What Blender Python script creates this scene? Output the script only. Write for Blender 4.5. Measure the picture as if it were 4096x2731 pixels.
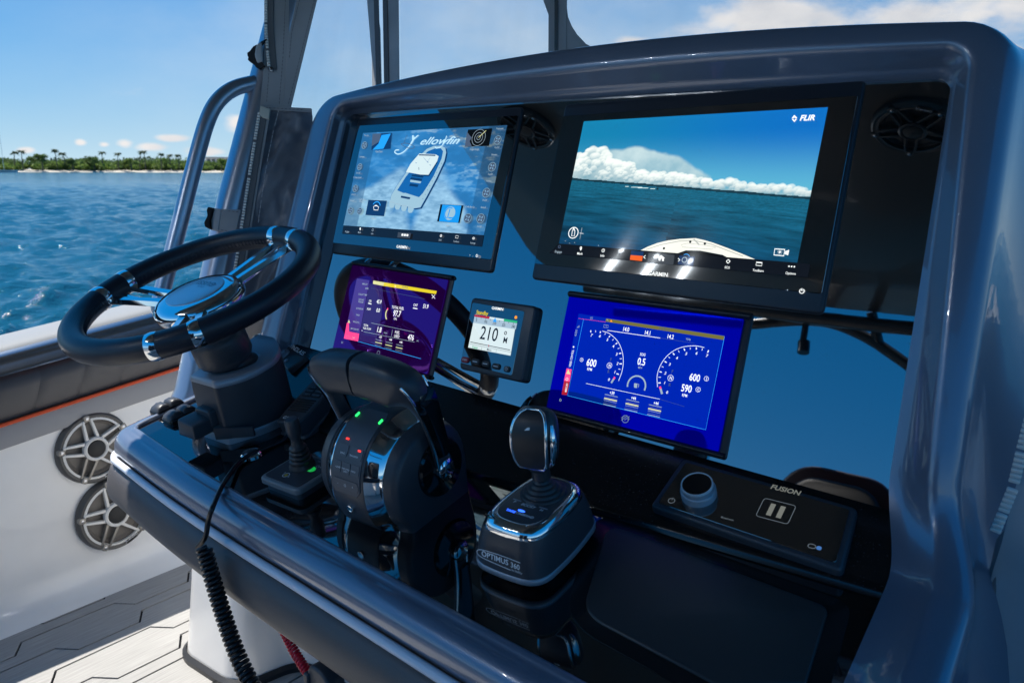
import bpy, bmesh, math, random
import numpy as np
from mathutils import Vector, Matrix, noise as mnoise
random.seed(7); np.random.seed(7)
rad = math.radians
for o in list(bpy.data.objects): bpy.data.objects.remove(o, do_unlink=True)
SC = bpy.context.scene; COL = SC.collection

# ------------------------------------------------------------------ camera
YAW, PITCH, ROLL = rad(37.072), rad(11.991), rad(.303)
CAM = np.array([1.3157, -1.2093, -.1083])
_f = np.array([-math.sin(YAW)*math.cos(PITCH), math.cos(YAW)*math.cos(PITCH), -math.sin(PITCH)])
_r = np.cross(_f, [0, 0, 1]); _r /= np.linalg.norm(_r); _u = np.cross(_r, _f)
_c, _s = math.cos(ROLL), math.sin(ROLL)
CR = np.array([_r*_c+_u*_s, -_r*_s+_u*_c, _f])
cd = bpy.data.cameras.new('camera'); cam = bpy.data.objects.new('camera', cd); COL.objects.link(cam)
cd.sensor_width = 36; cd.lens = 36*3200/4096; cd.clip_start = .02; cd.clip_end = 20000
M = Matrix.Identity(4)
for i in range(3):
    M[i][0], M[i][1], M[i][2], M[i][3] = CR[0][i], CR[1][i], -CR[2][i], CAM[i]
cam.matrix_world = M
cd.dof.use_dof = True; cd.dof.focus_distance = 1.42; cd.dof.aperture_fstop = 9
SC.camera = cam

# ------------------------------------------------------------------ world, sun, exposure
SUN_AZ, SUN_EL = rad(102), rad(65)          # azimuth: angle to the left of dead ahead
W = bpy.data.worlds.new('World'); SC.world = W; W.use_nodes = True
wn, wl = W.node_tree.nodes, W.node_tree.links
wn.clear()
def WN(t, **k):
    n = wn.new(t)
    for a, b in k.items(): setattr(n, a, b)
    return n
def wmath(op, a, b=None, c=None):
    n = WN('ShaderNodeMath', operation=op)
    for i, v in enumerate((a, b, c)):
        if v is None: continue
        if isinstance(v, (int, float)): n.inputs[i].default_value = v
        else: wl.new(v, n.inputs[i])
    return n.outputs[0]
sky = WN('ShaderNodeTexSky', sky_type='NISHITA', sun_disc=False, sun_elevation=SUN_EL, sun_rotation=-SUN_AZ,
         altitude=0, air_density=1.0, dust_density=.25, ozone_density=1.2)
SKYTINT = (.04, 1.50, 3.15, 1)
# deepen the blue of the clear air (the photograph is strongly polarised)
s1 = WN('ShaderNodeMix', data_type='RGBA', blend_type='MULTIPLY'); s1.inputs[0].default_value = 1; wl.new(sky.outputs[0], s1.inputs[6]); s1.inputs[7].default_value = (.115, .115, .115, 1)
gm = WN('ShaderNodeGamma'); gm.inputs[1].default_value = .55; wl.new(s1.outputs[2], gm.inputs[0])
hs0 = WN('ShaderNodeMix', data_type='RGBA', blend_type='MULTIPLY'); hs0.inputs[0].default_value = 1; wl.new(gm.outputs[0], hs0.inputs[6]); hs0.inputs[7].default_value = SKYTINT
tc = WN('ShaderNodeTexCoord')
nz = WN('ShaderNodeTexNoise'); nz.inputs['Scale'].default_value = 9; nz.inputs['Detail'].default_value = 9; nz.inputs['Roughness'].default_value = .58
mp = WN('ShaderNodeMapping'); mp.inputs['Scale'].default_value = (1, 1, 2.0); wl.new(tc.outputs['Generated'], mp.inputs[0]); wl.new(mp.outputs[0], nz.inputs['Vector'])
sx = WN('ShaderNodeSeparateXYZ'); wl.new(tc.outputs['Generated'], sx.inputs[0])
S_ = 4096/2352; FPX = 3200/S_; CX, CY = 1176, 784.2
def ray(x, y):
    return CR.T @ np.array([(x-CX)/FPX, -(y-CY)/FPX, 1.0])
# pale sea air low over the horizon, the same all round
elv = wmath('MAXIMUM', wmath('ARCSINE', sx.outputs[2]), 0.0)
hz_w = wmath('MULTIPLY', wmath('EXPONENT', wmath('DIVIDE', elv, -rad(5.8))), .92)
hs = WN('ShaderNodeMix', data_type='RGBA'); wl.new(hz_w, hs.inputs[0]); wl.new(hs0.outputs[2], hs.inputs[6]); hs.inputs[7].default_value = (2.25, 2.9, 3.3, 1)
cloud = None
# px centre of each cumulus, half width and half height in degrees
for (x, y, hw, hh) in ((1760, 52, 7, 1.7), (2030, 40, 8.5, 2.3), (2330, 15, 8, 3.0), (1450, 96, 1.4, .5), (185, 328, .5, .3), (285, 330, .7, .4),
                       (395, 318, 1.1, .28), (240, 333, .5, .25), (545, 285, 1.3, .9), (345, 338, 1.2, .35), (60, 345, .6, .25), (470, 350, 1.6, .4)):
    d = ray(x, y); d /= np.linalg.norm(d); az, el = math.atan2(d[0], d[1]), math.asin(d[2])
    ax = wmath('ARCTAN2', sx.outputs[0], sx.outputs[1]); ael = wmath('ARCSINE', sx.outputs[2])
    da = wmath('DIVIDE', wmath('SUBTRACT', ax, az), rad(hw)); de = wmath('DIVIDE', wmath('SUBTRACT', ael, el), rad(hh))
    v = wmath('SUBTRACT', 1.0, wmath('SQRT', wmath('ADD', wmath('MULTIPLY', da, da), wmath('MULTIPLY', de, de))))
    cloud = v if cloud is None else wmath('MAXIMUM', cloud, v)
# scattered low cumulus all round the horizon
ael = wmath('ARCSINE', sx.outputs[2])
band = wmath('SUBTRACT', -.30, wmath('MULTIPLY', wmath('ABSOLUTE', wmath('SUBTRACT', ael, rad(5))), 5.0))
cloud = wmath('MAXIMUM', wmath('MAXIMUM', cloud, -1.5), band)
val = wmath('ADD', cloud, wmath('MULTIPLY', wmath('SUBTRACT', nz.outputs[0], .5), 2.6))
ramp = WN('ShaderNodeMapRange', interpolation_type='SMOOTHSTEP'); wl.new(val, ramp.inputs[0]); ramp.inputs[1].default_value = .05; ramp.inputs[2].default_value = .75
ramp.inputs[4].default_value = .96
nz2 = WN('ShaderNodeTexNoise'); nz2.inputs['Scale'].default_value = 16; nz2.inputs['Detail'].default_value = 5
mp2 = WN('ShaderNodeMapping'); mp2.inputs['Scale'].default_value = (1, 1, 2.2); mp2.inputs['Location'].default_value = (0, 0, .03)
wl.new(tc.outputs['Generated'], mp2.inputs[0]); wl.new(mp2.outputs[0], nz2.inputs['Vector'])
# thin high haze over the bow
dh = ray(1180, 110); dh /= np.linalg.norm(dh); azh, elh = math.atan2(dh[0], dh[1]), math.asin(dh[2])
da = wmath('DIVIDE', wmath('SUBTRACT', wmath('ARCTAN2', sx.outputs[0], sx.outputs[1]), azh), rad(24)); de = wmath('DIVIDE', wmath('SUBTRACT', wmath('ARCSINE', sx.outputs[2]), elh), rad(9))
hzv = wmath('EXPONENT', wmath('MULTIPLY', wmath('ADD', wmath('MULTIPLY', da, da), wmath('MULTIPLY', de, de)), -1.0)); hzv = wmath('MULTIPLY', hzv, wmath('MULTIPLY_ADD', nz.outputs[0], .7, .10))
hx_ = WN('ShaderNodeMix', data_type='RGBA'); wl.new(hzv, hx_.inputs[0]); wl.new(hs.outputs[2], hx_.inputs[6]); hx_.inputs[7].default_value = (2.7, 2.95, 3.1, 1)
cr = WN('ShaderNodeMix', data_type='RGBA'); wl.new(nz2.outputs[0], cr.inputs[0])
cr.inputs[6].default_value = (2.0, 2.1, 2.35, 1); cr.inputs[7].default_value = (4.0, 3.75, 3.5, 1)
cm = WN('ShaderNodeMix', data_type='RGBA'); wl.new(ramp.outputs[0], cm.inputs[0]); wl.new(hx_.outputs[2], cm.inputs[6]); wl.new(cr.outputs[2], cm.inputs[7])
bg = WN('ShaderNodeBackground'); bg.inputs[1].default_value = .1; wl.new(cm.outputs[2], bg.inputs[0])
wo = WN('ShaderNodeOutputWorld'); wl.new(bg.outputs[0], wo.inputs[0])

sd = bpy.data.lights.new('sun', 'SUN'); so = bpy.data.objects.new('sun', sd); COL.objects.link(so)
sd.energy = 2.6; sd.angle = rad(.53); sd.color = (1, .95, .87)
SUNDIR = Vector((-math.sin(SUN_AZ)*math.cos(SUN_EL), math.cos(SUN_AZ)*math.cos(SUN_EL), math.sin(SUN_EL)))
so.rotation_euler = SUNDIR.to_track_quat('Z', 'Y').to_euler()
so.location = SUNDIR*20
VS = SC.view_settings
VS.view_transform = 'Standard'; VS.look = 'None'; VS.gamma = 1; VS.use_curve_mapping = False
VS.exposure = 1.5
SC.render.engine = 'CYCLES'
SC.cycles.max_bounces = 10; SC.cycles.transparent_max_bounces = 16
SC.cycles.sample_clamp_indirect = 6

# ------------------------------------------------------------------ helpers
def proj(P):
    q = CR @ (np.asarray(P, float)-CAM); return CX+FPX*q[0]/q[2], CY-FPX*q[1]/q[2]
def onp(x, y, p0, n):
    d = ray(x, y); p0 = np.asarray(p0, float); n = np.asarray(n, float)
    return CAM+d*((p0-CAM) @ n)/(d @ n)
def atX(x, y, X): return onp(x, y, (X, 0, 0), (1, 0, 0))
def atY(x, y, Y): return onp(x, y, (0, Y, 0), (0, 1, 0))
def atZ(x, y, Z): return onp(x, y, (0, 0, Z), (0, 0, 1))
V3 = lambda *a: np.array(a, float)
def unit(v): v = np.asarray(v, float); return v/np.linalg.norm(v)

class Fr:
    """plane frame: origin, right, up and outward normal"""
    def __init__(s, O, X, Y, N=None):
        s.O = np.asarray(O, float); s.X = unit(X); s.N = unit(np.cross(s.X, Y)) if N is None else unit(N); s.Y = np.cross(s.N, s.X)
    def p(s, a, b, c=0): return s.O+s.X*a+s.Y*b+s.N*c
    def px(s, x, y, c=0):
        P = onp(x, y, s.O+s.N*c, s.N)-s.O; return (P @ s.X, P @ s.Y)
    def loc(s, P): d = np.asarray(P)-s.O; return (d @ s.X, d @ s.Y, d @ s.N)
    def at(s, a, b, c=0, rot=0):
        X = s.X*math.cos(rot)+s.Y*math.sin(rot); return Fr(s.p(a, b, c), X, np.cross(s.N, X))

def tag(o, label=None, cat=None, group=None, kind=None):
    for k, v in (('label', label), ('category', cat), ('group', group), ('kind', kind)):
        if v: o[k] = v
    return o
def root(name, loc, label, cat, group=None):
    o = bpy.data.objects.new(name, None); COL.objects.link(o); o.location = Vector([float(t) for t in loc]); o.empty_display_size = .05
    return tag(o, label, cat, group)
_wl = {}
def wloc(o):
    v = Vector((0, 0, 0))
    while o: v += Vector(o.location); o = o.parent
    return v
def obj(name, verts, faces, mat, parent=None, smooth=35):
    me = bpy.data.meshes.new(name); me.from_pydata([tuple(map(float, v)) for v in verts], [], faces); me.update()
    if smooth:
        me.polygons.foreach_set('use_smooth', [True]*len(me.polygons)); me.set_sharp_from_angle(angle=rad(smooth))
    o = bpy.data.objects.new(name, me); COL.objects.link(o)
    if mat: me.materials.append(mat)
    if parent is not None:
        L = wloc(parent)
        me.transform(Matrix.Translation(-L)); o.parent = parent
    return o

def rpoly(pts, r, n=5):
    out = []; N = len(pts); rs = r if isinstance(r, (list, tuple)) else [r]*N
    for i in range(N):
        p = np.array(pts[i], float); a = np.array(pts[i-1], float); b = np.array(pts[(i+1) % N], float)
        if rs[i] <= 0: out.append(tuple(p)); continue
        da, db = a-p, b-p; la, lb = np.linalg.norm(da), np.linalg.norm(db)
        k = min(rs[i], la*.49, lb*.49); A = p+da/la*k; B = p+db/lb*k
        for j in range(n+1):
            t = j/n; q = (1-t)**2*A+2*t*(1-t)*(p*.86+(A+B)*.07)+t*t*B; out.append(tuple(q))
    return out
def rrect(a0, b0, a1, b1, r, n=5): return rpoly([(a0, b0), (a1, b0), (a1, b1), (a0, b1)], r, n)
def circ(a, b, r, n=24, r2=None): return [(a+r*math.cos(2*math.pi*i/n), b+(r2 or r)*math.sin(2*math.pi*i/n)) for i in range(n)]
def area2(p): return sum(p[i-1][0]*p[i][1]-p[i][0]*p[i-1][1] for i in range(len(p)))/2
def inset(p, d):
    n = len(p); out = []
    for i in range(n):
        a, b, c = (np.array(p[i-1]), np.array(p[i]), np.array(p[(i+1) % n]))
        e1, e2 = b-a, c-b; l1, l2 = np.linalg.norm(e1), np.linalg.norm(e2)
        if l1 < 1e-9 or l2 < 1e-9: out.append(tuple(b)); continue
        n1 = np.array([-e1[1], e1[0]])/l1; n2 = np.array([-e2[1], e2[0]])/l2; m = n1+n2; k = max(m @ m/2, .35)
        out.append(tuple(b+m/k*d))
    return out

class G:
    def __init__(s): s.v = []; s.f = []
    def add(s, v, f):
        b = len(s.v); s.v += [tuple(q) for q in v]; s.f += [tuple(b+i for i in q) for q in f]; return s
    def loft(s, loops, closed=True, cap0=True, cap1=True, ring=False):
        n = len(loops[0]); b = len(s.v)
        for L in loops: s.v += [tuple(q) for q in L]
        m = len(loops)
        for i in range(m if ring else m-1):
            for j in range(n if closed else n-1):
                a0 = b+i*n+j; a1 = b+i*n+(j+1) % n; i2 = (i+1) % m
                s.f.append((a0, a1, b+i2*n+(j+1) % n, b+i2*n+j))
        if cap0 and not ring: s.f.append(tuple(b+j for j in reversed(range(n))))
        if cap1 and not ring: s.f.append(tuple(b+(m-1)*n+j for j in range(n)))
        return s
    def slab(s, fr, poly, c0, c1, e=0, st=3, back=0, bottom=True):
        if area2(poly) < 0: poly = poly[::-1]
        L = []
        if back: L.append([fr.p(a, b, c0) for a, b in inset(poly, back)]); L.append([fr.p(a, b, c0+back) for a, b in poly])
        else: L.append([fr.p(a, b, c0) for a, b in poly])
        if e:
            for i in range(st+1):
                t = i/st*math.pi/2; L.append([fr.p(a, b, c1-e+e*math.sin(t)) for a, b in inset(poly, e*(1-math.cos(t)))])
        else: L.append([fr.p(a, b, c1) for a, b in poly])
        return s.loft(L, cap0=bottom)
    def flat(s, fr, poly, c=0):
        if area2(poly) < 0: poly = poly[::-1]
        return s.add([fr.p(a, b, c) for a, b in poly], [tuple(range(len(poly)))])
    def ringslab(s, fr, po, pi, c0, c1):
        n = len(po); L = [[fr.p(a, b, c0) for a, b in po], [fr.p(a, b, c1) for a, b in po], [fr.p(a, b, c1) for a, b in pi], [fr.p(a, b, c0) for a, b in pi]]
        return s.loft(L, cap0=False, cap1=False, ring=True)
    def line(s, fr, pts, w, c=0, closed=False):
        pts = [np.array(p, float) for p in pts]; n = len(pts); vl = []; fl = []
        for i in range(n):
            a = pts[i-1] if (i or closed) else pts[i]; b = pts[(i+1) % n] if (i < n-1 or closed) else pts[i]
            d = b-a; d = d/(np.linalg.norm(d)+1e-12); m = np.array([-d[1], d[0]])*w/2
            vl += [fr.p(*(pts[i]-m), c), fr.p(*(pts[i]+m), c)]
        for i in range(n if closed else n-1):
            j = (i+1) % n; fl.append((2*i, 2*j, 2*j+1, 2*i+1))
        return s.add(vl, fl)
    def tube(s, path, r, n=12, closed=False, cap=True, flat=None):
        P = [np.asarray(p, float) for p in path]; m = len(P); loops = []; up = None
        for i in range(m):
            a = P[i-1] if (i or closed) else P[i]; b = P[(i+1) % m] if (i < m-1 or closed) else P[i]
            t = unit(b-a)
            if up is None:
                up = np.cross(t, [0, 0, 1]) if abs(t[2]) < .9 else np.cross(t, [1, 0, 0])
            up = unit(up-t*(up @ t)); w = np.cross(t, up)
            rr = r[i] if isinstance(r, (list, tuple, np.ndarray)) else r
            loops.append([P[i]+rr*(up*math.cos(2*math.pi*k/n)+w*math.sin(2*math.pi*k/n)) for k in range(n)])
        return s.loft(loops, cap0=cap, cap1=cap, ring=closed)
    def lathe(s, fr, prof, n=28, cap0=True, cap1=True):
        loops = [[fr.p(r*math.cos(2*math.pi*k/n), r*math.sin(2*math.pi*k/n), c) for k in range(n)] for r, c in prof]
        return s.loft(loops, cap0=cap0, cap1=cap1)
    def text(s, fr, t, a, b, size, c=0, align='CENTER', w=0, shear=0, xs=1.0, rot=0, space=1.0):
        cu = bpy.data.curves.new('t', 'FONT'); cu.body = t; cu.align_x = align; cu.size = size/.69; cu.offset = w*size; cu.shear = shear; cu.resolution_u = 3
        cu.space_character = space
        o = bpy.data.objects.new('t', cu); me = o.to_mesh()
        vs = []
        co, si = math.cos(rot), math.sin(rot)
        for v in me.vertices:
            x, y = v.co.x*xs, v.co.y; vs.append(fr.p(a+x*co-y*si, b+x*si+y*co, c))
        s.add(vs, [tuple(p.vertices) for p in me.polygons]); o.to_mesh_clear()
        bpy.data.objects.remove(o); bpy.data.curves.remove(cu); return s
    def obj(s, name, mat, parent=None, smooth=35): return obj(name, s.v, s.f, mat, parent, smooth)

def spline(pts, n=8, closed=False):
    P = [np.asarray(p, float) for p in pts]; m = len(P); out = []
    for i in range(m if closed else m-1):
        p0 = P[i-1] if (i or closed) else P[0]*2-P[1]; p1 = P[i]; p2 = P[(i+1) % m]; p3 = P[(i+2) % m] if (i+2 < m or closed) else P[-1]*2-P[-2]
        for k in range(n):
            t = k/n; out.append(.5*((2*p1)+(-p0+p2)*t+(2*p0-5*p1+4*p2-p3)*t*t+(-p0+3*p1-3*p2+p3)*t**3))
    if not closed: out.append(P[-1])
    return out

def mat(name, col, rough=.5, metal=0, ior=1.5, coat=0, crough=.05, bump=None, em=None, es=1, var=None, spec=None):
    m = bpy.data.materials.new(name); m.use_nodes = True; nt = m.node_tree; b = nt.nodes['Principled BSDF']
    b.inputs['Base Color'].default_value = (*col, 1); b.inputs['Roughness'].default_value = rough; b.inputs['Metallic'].default_value = metal
    b.inputs['IOR'].default_value = ior; b.inputs['Coat Weight'].default_value = coat; b.inputs['Coat Roughness'].default_value = crough
    if em: b.inputs['Emission Color'].default_value = (*em, 1); b.inputs['Emission Strength'].default_value = es
    if bump or var:
        t = nt.nodes.new('ShaderNodeTexCoord')
    if bump:       # scale, strength, distance, kind
        n = nt.nodes.new('ShaderNodeTexVoronoi' if bump[3] == 'voronoi' else 'ShaderNodeTexNoise'); n.inputs['Scale'].default_value = bump[0]
        if bump[3] != 'voronoi': n.inputs['Detail'].default_value = 4
        nt.links.new(t.outputs['Object'], n.inputs['Vector']); bp = nt.nodes.new('ShaderNodeBump'); bp.inputs['Strength'].default_value = bump[1]; bp.inputs['Distance'].default_value = bump[2]
        nt.links.new(n.outputs[0], bp.inputs['Height']); nt.links.new(bp.outputs[0], b.inputs['Normal'])
        if coat and len(bump) > 4: nt.links.new(bp.outputs[0], b.inputs['Coat Normal'])
    if var:        # scale, amount, roughness variation
        n = nt.nodes.new('ShaderNodeTexNoise'); n.inputs['Scale'].default_value = var[0]; n.inputs['Detail'].default_value = 6
        nt.links.new(t.outputs['Object'], n.inputs['Vector'])
        mr = nt.nodes.new('ShaderNodeMapRange'); mr.inputs[3].default_value = 1-var[1]; mr.inputs[4].default_value = 1+var[1]; mr.inputs[1].default_value = .3; mr.inputs[2].default_value = .7
        nt.links.new(n.outputs[0], mr.inputs[0]); mx = nt.nodes.new('ShaderNodeMix'); mx.data_type = 'RGBA'; mx.blend_type = 'MULTIPLY'; mx.inputs[0].default_value = 1
        mx.inputs[6].default_value = (*col, 1); nt.links.new(mr.outputs[0], mx.inputs[7]); nt.links.new(mx.outputs[2], b.inputs['Base Color'])
        if len(var) > 2:
            m2 = nt.nodes.new('ShaderNodeMapRange'); m2.inputs[1].default_value = .35; m2.inputs[2].default_value = .7; m2.inputs[3].default_value = rough; m2.inputs[4].default_value = rough+var[2]
            nt.links.new(n.outputs[0], m2.inputs[0]); nt.links.new(m2.outputs[0], b.inputs['Roughness'])
    return m
def emat(name, col, s=1.0, gloss=True):
    return mat(name, (.002, .002, .002) if gloss else col, .06 if gloss else .5, em=col, es=s)
def attrmat(name, es, rough=.04, ior=1.5):
    m = mat(name, (.002, .002, .002), rough, ior=ior); nt = m.node_tree; b = nt.nodes['Principled BSDF']
    a = nt.nodes.new('ShaderNodeVertexColor'); a.layer_name = 'Col'; nt.links.new(a.outputs[0], b.inputs['Emission Color']); b.inputs['Emission Strength'].default_value = es
    return m
def srgb(*c): return tuple(((x/255)/12.92 if x/255 <= .04045 else ((x/255+.055)/1.055)**2.4) for x in c)

MT = dict(
    dash=mat('black_acrylic', (.004, .004, .005), .014, ior=4.2, var=(14, .1, .006), bump=(5, 1, .00007, 'noise')),
    gel=mat('grey_metallic_gelcoat', (.17, .205, .28), .32, metal=.35, coat=1, crough=.012, var=(6, .06), bump=(45, 1, .00016, 'noise', 1)),
    gelw=mat('white_gelcoat', (.86, .85, .83), .28, coat=.6, var=(5, .05)),
    blk=mat('satin_black_plastic', (.046, .050, .060), .38, bump=(900, .12, .0004, 'noise')),
    blkg=mat('gloss_black_plastic', (.006, .006, .007), .08, ior=1.7),
    rub=mat('black_rubber', (.026, .028, .033), .42),
    leather=mat('black_leather', (.018, .021, .032), .36, bump=(700, .28, .0006, 'voronoi')),
    chrome=mat('chrome', (.93, .94, .95), .06, metal=1),
    steel=mat('brushed_steel', (.5, .52, .55), .22, metal=1),
    pipe=mat('anodised_pipe', (.46, .49, .56), .30, metal=.8),
    silver=mat('silver_paint', (.32, .35, .40), .4, metal=.4),
    vinyl=mat('charcoal_vinyl', (.085, .08, .082), .45, bump=(500, .25, .0005, 'voronoi')),
    piping=mat('pale_piping', (.72, .77, .86), .35),
    orange=mat('orange_piping', (.75, .09, .02), .5),
    canvas=mat('grey_canvas', (.50, .51, .53), .75, bump=(800, .4, .0006, 'noise'), var=(9, .15)),
    canvasd=mat('dark_grey_vinyl', (.17, .18, .205), .34, bump=(60, .25, .004, 'noise'), var=(9, .15)),
    zip=mat('zipper_teeth', (.80, .80, .77), .35),
    tape=mat('zipper_tape', (.21, .22, .24), .8),
    thread=mat('thread', (.04, .045, .06), .8),
    pthread=mat('pale_thread', (.45, .45, .47), .8),
    velcro=mat('velcro', (.02, .02, .022), .95),
    fluff=mat('white_velcro', (.45, .46, .48), .95),
    shade_pipe=mat('shade_darkened_pipe', (.03, .032, .036), .3, metal=.3),  # pipe metal darkened to carry the shade on the roof tubes
    ledge=mat('satin_black_ledge', (.006, .006, .007), .20, ior=1.6),
    white=mat('white_print', (.85, .87, .9), .5),
    grey=mat('grey_print', (.25, .27, .30), .5),
)

def translucent(m, k, col):
    nt = m.node_tree; b = nt.nodes['Principled BSDF']; o = [n for n in nt.nodes if n.type == 'OUTPUT_MATERIAL'][0]
    t = nt.nodes.new('ShaderNodeBsdfTranslucent'); t.inputs[0].default_value = (*col, 1); x = nt.nodes.new('ShaderNodeMixShader'); x.inputs[0].default_value = k
    nt.links.new(b.outputs[0], x.inputs[1]); nt.links.new(t.outputs[0], x.inputs[2]); nt.links.new(x.outputs[0], o.inputs[0])
translucent(MT['canvas'], .4, (.42, .43, .46)); translucent(MT['canvasd'], .25, (.13, .14, .17)); translucent(MT['tape'], .4, (.3, .31, .33))

def dust(m, amount, scale=420, thr=.70):
    """sparse specks of dried salt and dust lying on a dark glossy face"""
    nt = m.node_tree; b = nt.nodes['Principled BSDF']; t = nt.nodes.new('ShaderNodeTexCoord'); n = nt.nodes.new('ShaderNodeTexNoise'); n.inputs['Scale'].default_value = scale; n.inputs['Detail'].default_value = 1
    n2 = nt.nodes.new('ShaderNodeTexNoise'); n2.inputs['Scale'].default_value = 7; n2.inputs['Detail'].default_value = 4
    nt.links.new(t.outputs['Object'], n.inputs['Vector']); nt.links.new(t.outputs['Object'], n2.inputs['Vector'])
    ad = nt.nodes.new('ShaderNodeMath'); ad.operation = 'MULTIPLY_ADD'; nt.links.new(n2.outputs[0], ad.inputs[0]); ad.inputs[1].default_value = .25; nt.links.new(n.outputs[0], ad.inputs[2])
    mr = nt.nodes.new('ShaderNodeMapRange'); mr.inputs[1].default_value = thr+.125; mr.inputs[2].default_value = thr+.20; mr.inputs[4].default_value = amount; nt.links.new(ad.outputs[0], mr.inputs[0])
    x = nt.nodes.new('ShaderNodeMix'); x.data_type = 'RGBA'; nt.links.new(mr.outputs[0], x.inputs[0])
    if b.inputs['Base Color'].is_linked: nt.links.new(b.inputs['Base Color'].links[0].from_socket, x.inputs[6])
    else: x.inputs[6].default_value = b.inputs['Base Color'].default_value
    x.inputs[7].default_value = (.4, .42, .45, 1); nt.links.new(x.outputs[2], b.inputs['Base Color'])
MT['shelf'] = mat('shelf_acrylic', (.004, .004, .005), .02, ior=2.4, var=(14, .1, .01))
for k_, a_ in (('dash', .16), ('shelf', .16), ('ledge', .12), ('gel', .12)): dust(MT[k_], a_)
# ================================================================== THE SETTING
WATER = -1.52; DECK = -1.30
# ---- sea: polar sheet with real waves, fine ripples by bump
def sea_material():
    m = bpy.data.materials.new('sea_water'); m.use_nodes = True; nt = m.node_tree; b = nt.nodes['Principled BSDF']
    b.inputs['Base Color'].default_value = (.008, .076, .132, 1); b.inputs['Roughness'].default_value = .10; b.inputs['IOR'].default_value = 1.33
    t = nt.nodes.new('ShaderNodeTexCoord'); last = None
    for sc, dist, st in ((.6, .35, .6), (3.2, .07, .75), (13, .028, .85)):
        mpn = nt.nodes.new('ShaderNodeMapping'); mpn.inputs['Scale'].default_value = (1.0, .62, 1); mpn.inputs['Rotation'].default_value = (0, 0, .5)
        n = nt.nodes.new('ShaderNodeTexNoise'); n.inputs['Scale'].default_value = sc; n.inputs['Detail'].default_value = 5; n.inputs['Roughness'].default_value = .6
        nt.links.new(t.outputs['Object'], mpn.inputs[0]); nt.links.new(mpn.outputs[0], n.inputs['Vector'])
        bp = nt.nodes.new('ShaderNodeBump'); bp.inputs['Strength'].default_value = st; bp.inputs['Distance'].default_value = dist
        nt.links.new(n.outputs[0], bp.inputs['Height'])
        if last: nt.links.new(last.outputs[0], bp.inputs['Normal'])
        last = bp
    nt.links.new(last.outputs[0], b.inputs['Normal'])
    return m
def build_sea():
    # fine cells over the sector that shows, coarse ones elsewhere
    th = np.concatenate([np.arange(88, 182, .125), np.arange(182, 448, 2.0)])*math.pi/180
    rr = np.concatenate([2.0*(160/2.0)**(np.arange(430)/430), 160*(9000/160)**(np.arange(50)/49)]); nr, na = len(rr), len(th)
    Rr, Th = np.meshgrid(rr, th, indexing='ij'); X = .5+Rr*np.cos(Th); Y = Rr*np.sin(Th); Z = np.zeros_like(X)
    rg = np.random.RandomState(3)
    cell = np.maximum(Rr*.0102, .01)*(1+(Rr > 160)*8)
    for i in range(60):
        lam = .25*(4.2/.25)**(rg.rand()**1.1); a = rad(205)+rg.randn()*.55; k = 2*math.pi/lam; ph = rg.rand()*6.28
        amp = .0066*lam**.72
        fade = np.clip((lam/cell-2.5)/3, 0, 1)
        s = np.sin(k*(X*math.cos(a)+Y*math.sin(a))+ph+.6*np.sin(X*.31+Y*.23+i)); Z += amp*fade*(1-2*np.abs(s)**1.25)*1.0
    vs = np.stack([X, Y, Z+WATER], 2).reshape(-1, 3)
    I, J = np.meshgrid(np.arange(nr-1), np.arange(na), indexing='ij'); J2 = (J+1) % na
    F = np.stack([I*na+J, (I+1)*na+J, (I+1)*na+J2, I*na+J2], 2).reshape(-1, 4)
    me = bpy.data.meshes.new('sea'); me.vertices.add(len(vs)); me.vertices.foreach_set('co', vs.reshape(-1).astype(np.float32)); me.loops.add(F.size); me.loops.foreach_set('vertex_index', F.reshape(-1).astype(np.int32))
    me.polygons.add(len(F)); me.polygons.foreach_set('loop_start', (np.arange(len(F))*4).astype(np.int32)); me.polygons.foreach_set('loop_total', np.full(len(F), 4, np.int32)); me.update(calc_edges=True); me.validate()
    me.polygons.foreach_set('use_smooth', [True]*len(F)); me.materials.append(sea_material())
    o = bpy.data.objects.new('sea', me); COL.objects.link(o); return tag(o, kind='structure')
build_sea()

# ---- far shore, about 400 m off
def dir2(px): d = ray(px, 394); a = math.atan2(d[0], d[1]); return a
def shore_pt(a, D): return V3(math.sin(a)*D, math.cos(a)*D, 0)
A0, A1 = dir2(-700), dir2(1500)
beachm = mat('pale_sand', (.50, .46, .38), .9, var=(.05, .12))
def SD(t): return 390+120*t+9*math.sin(t*17)+5*math.sin(t*41)          # distance to the waterline
g = G(); N = 120; L = []
for i in range(N+1):
    t = i/N; a = A0+(A1-A0)*t; D = SD(t)
    L.append([shore_pt(a, D-2)+V3(0, 0, WATER-.2), shore_pt(a, D+3)+V3(0, 0, WATER+.25), shore_pt(a, D+9)+V3(0, 0, WATER+.9), shore_pt(a, D+120)+V3(0, 0, WATER+1.4)])
g.loft(L, closed=False, cap0=False, cap1=False)
tag(g.obj('beach', beachm), kind='structure')
def leafmat(name, c):
    m = mat(name, c, .7, var=(.22, .45)); translucent(m, .4, tuple(x*1.3 for x in c)); return m
leaf_g = leafmat('shore_foliage', (.095, .155, .04)); leaf_y = leafmat('bright_foliage', (.14, .21, .045)); leaf_d = leafmat('dark_foliage', (.055, .095, .04)); barkm = mat('bark', (.10, .085, .07), .9)
def clump(g, c, rx, rz, n, sz, rg):
    for _ in range(n):
        d = rg.randn(3); d /= np.linalg.norm(d); k = rg.rand()**.45
        p = c+d*k*V3(rx, rx, rz); u = unit(rg.randn(3)); w = unit(np.cross(u, rg.randn(3))); s = sz*(.5+rg.rand())
        g.add([p-u*s, p+w*s*.6, p+u*s, p-w*s*.6], [(0, 1, 2, 3)])
rg = np.random.RandomState(11)
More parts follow.
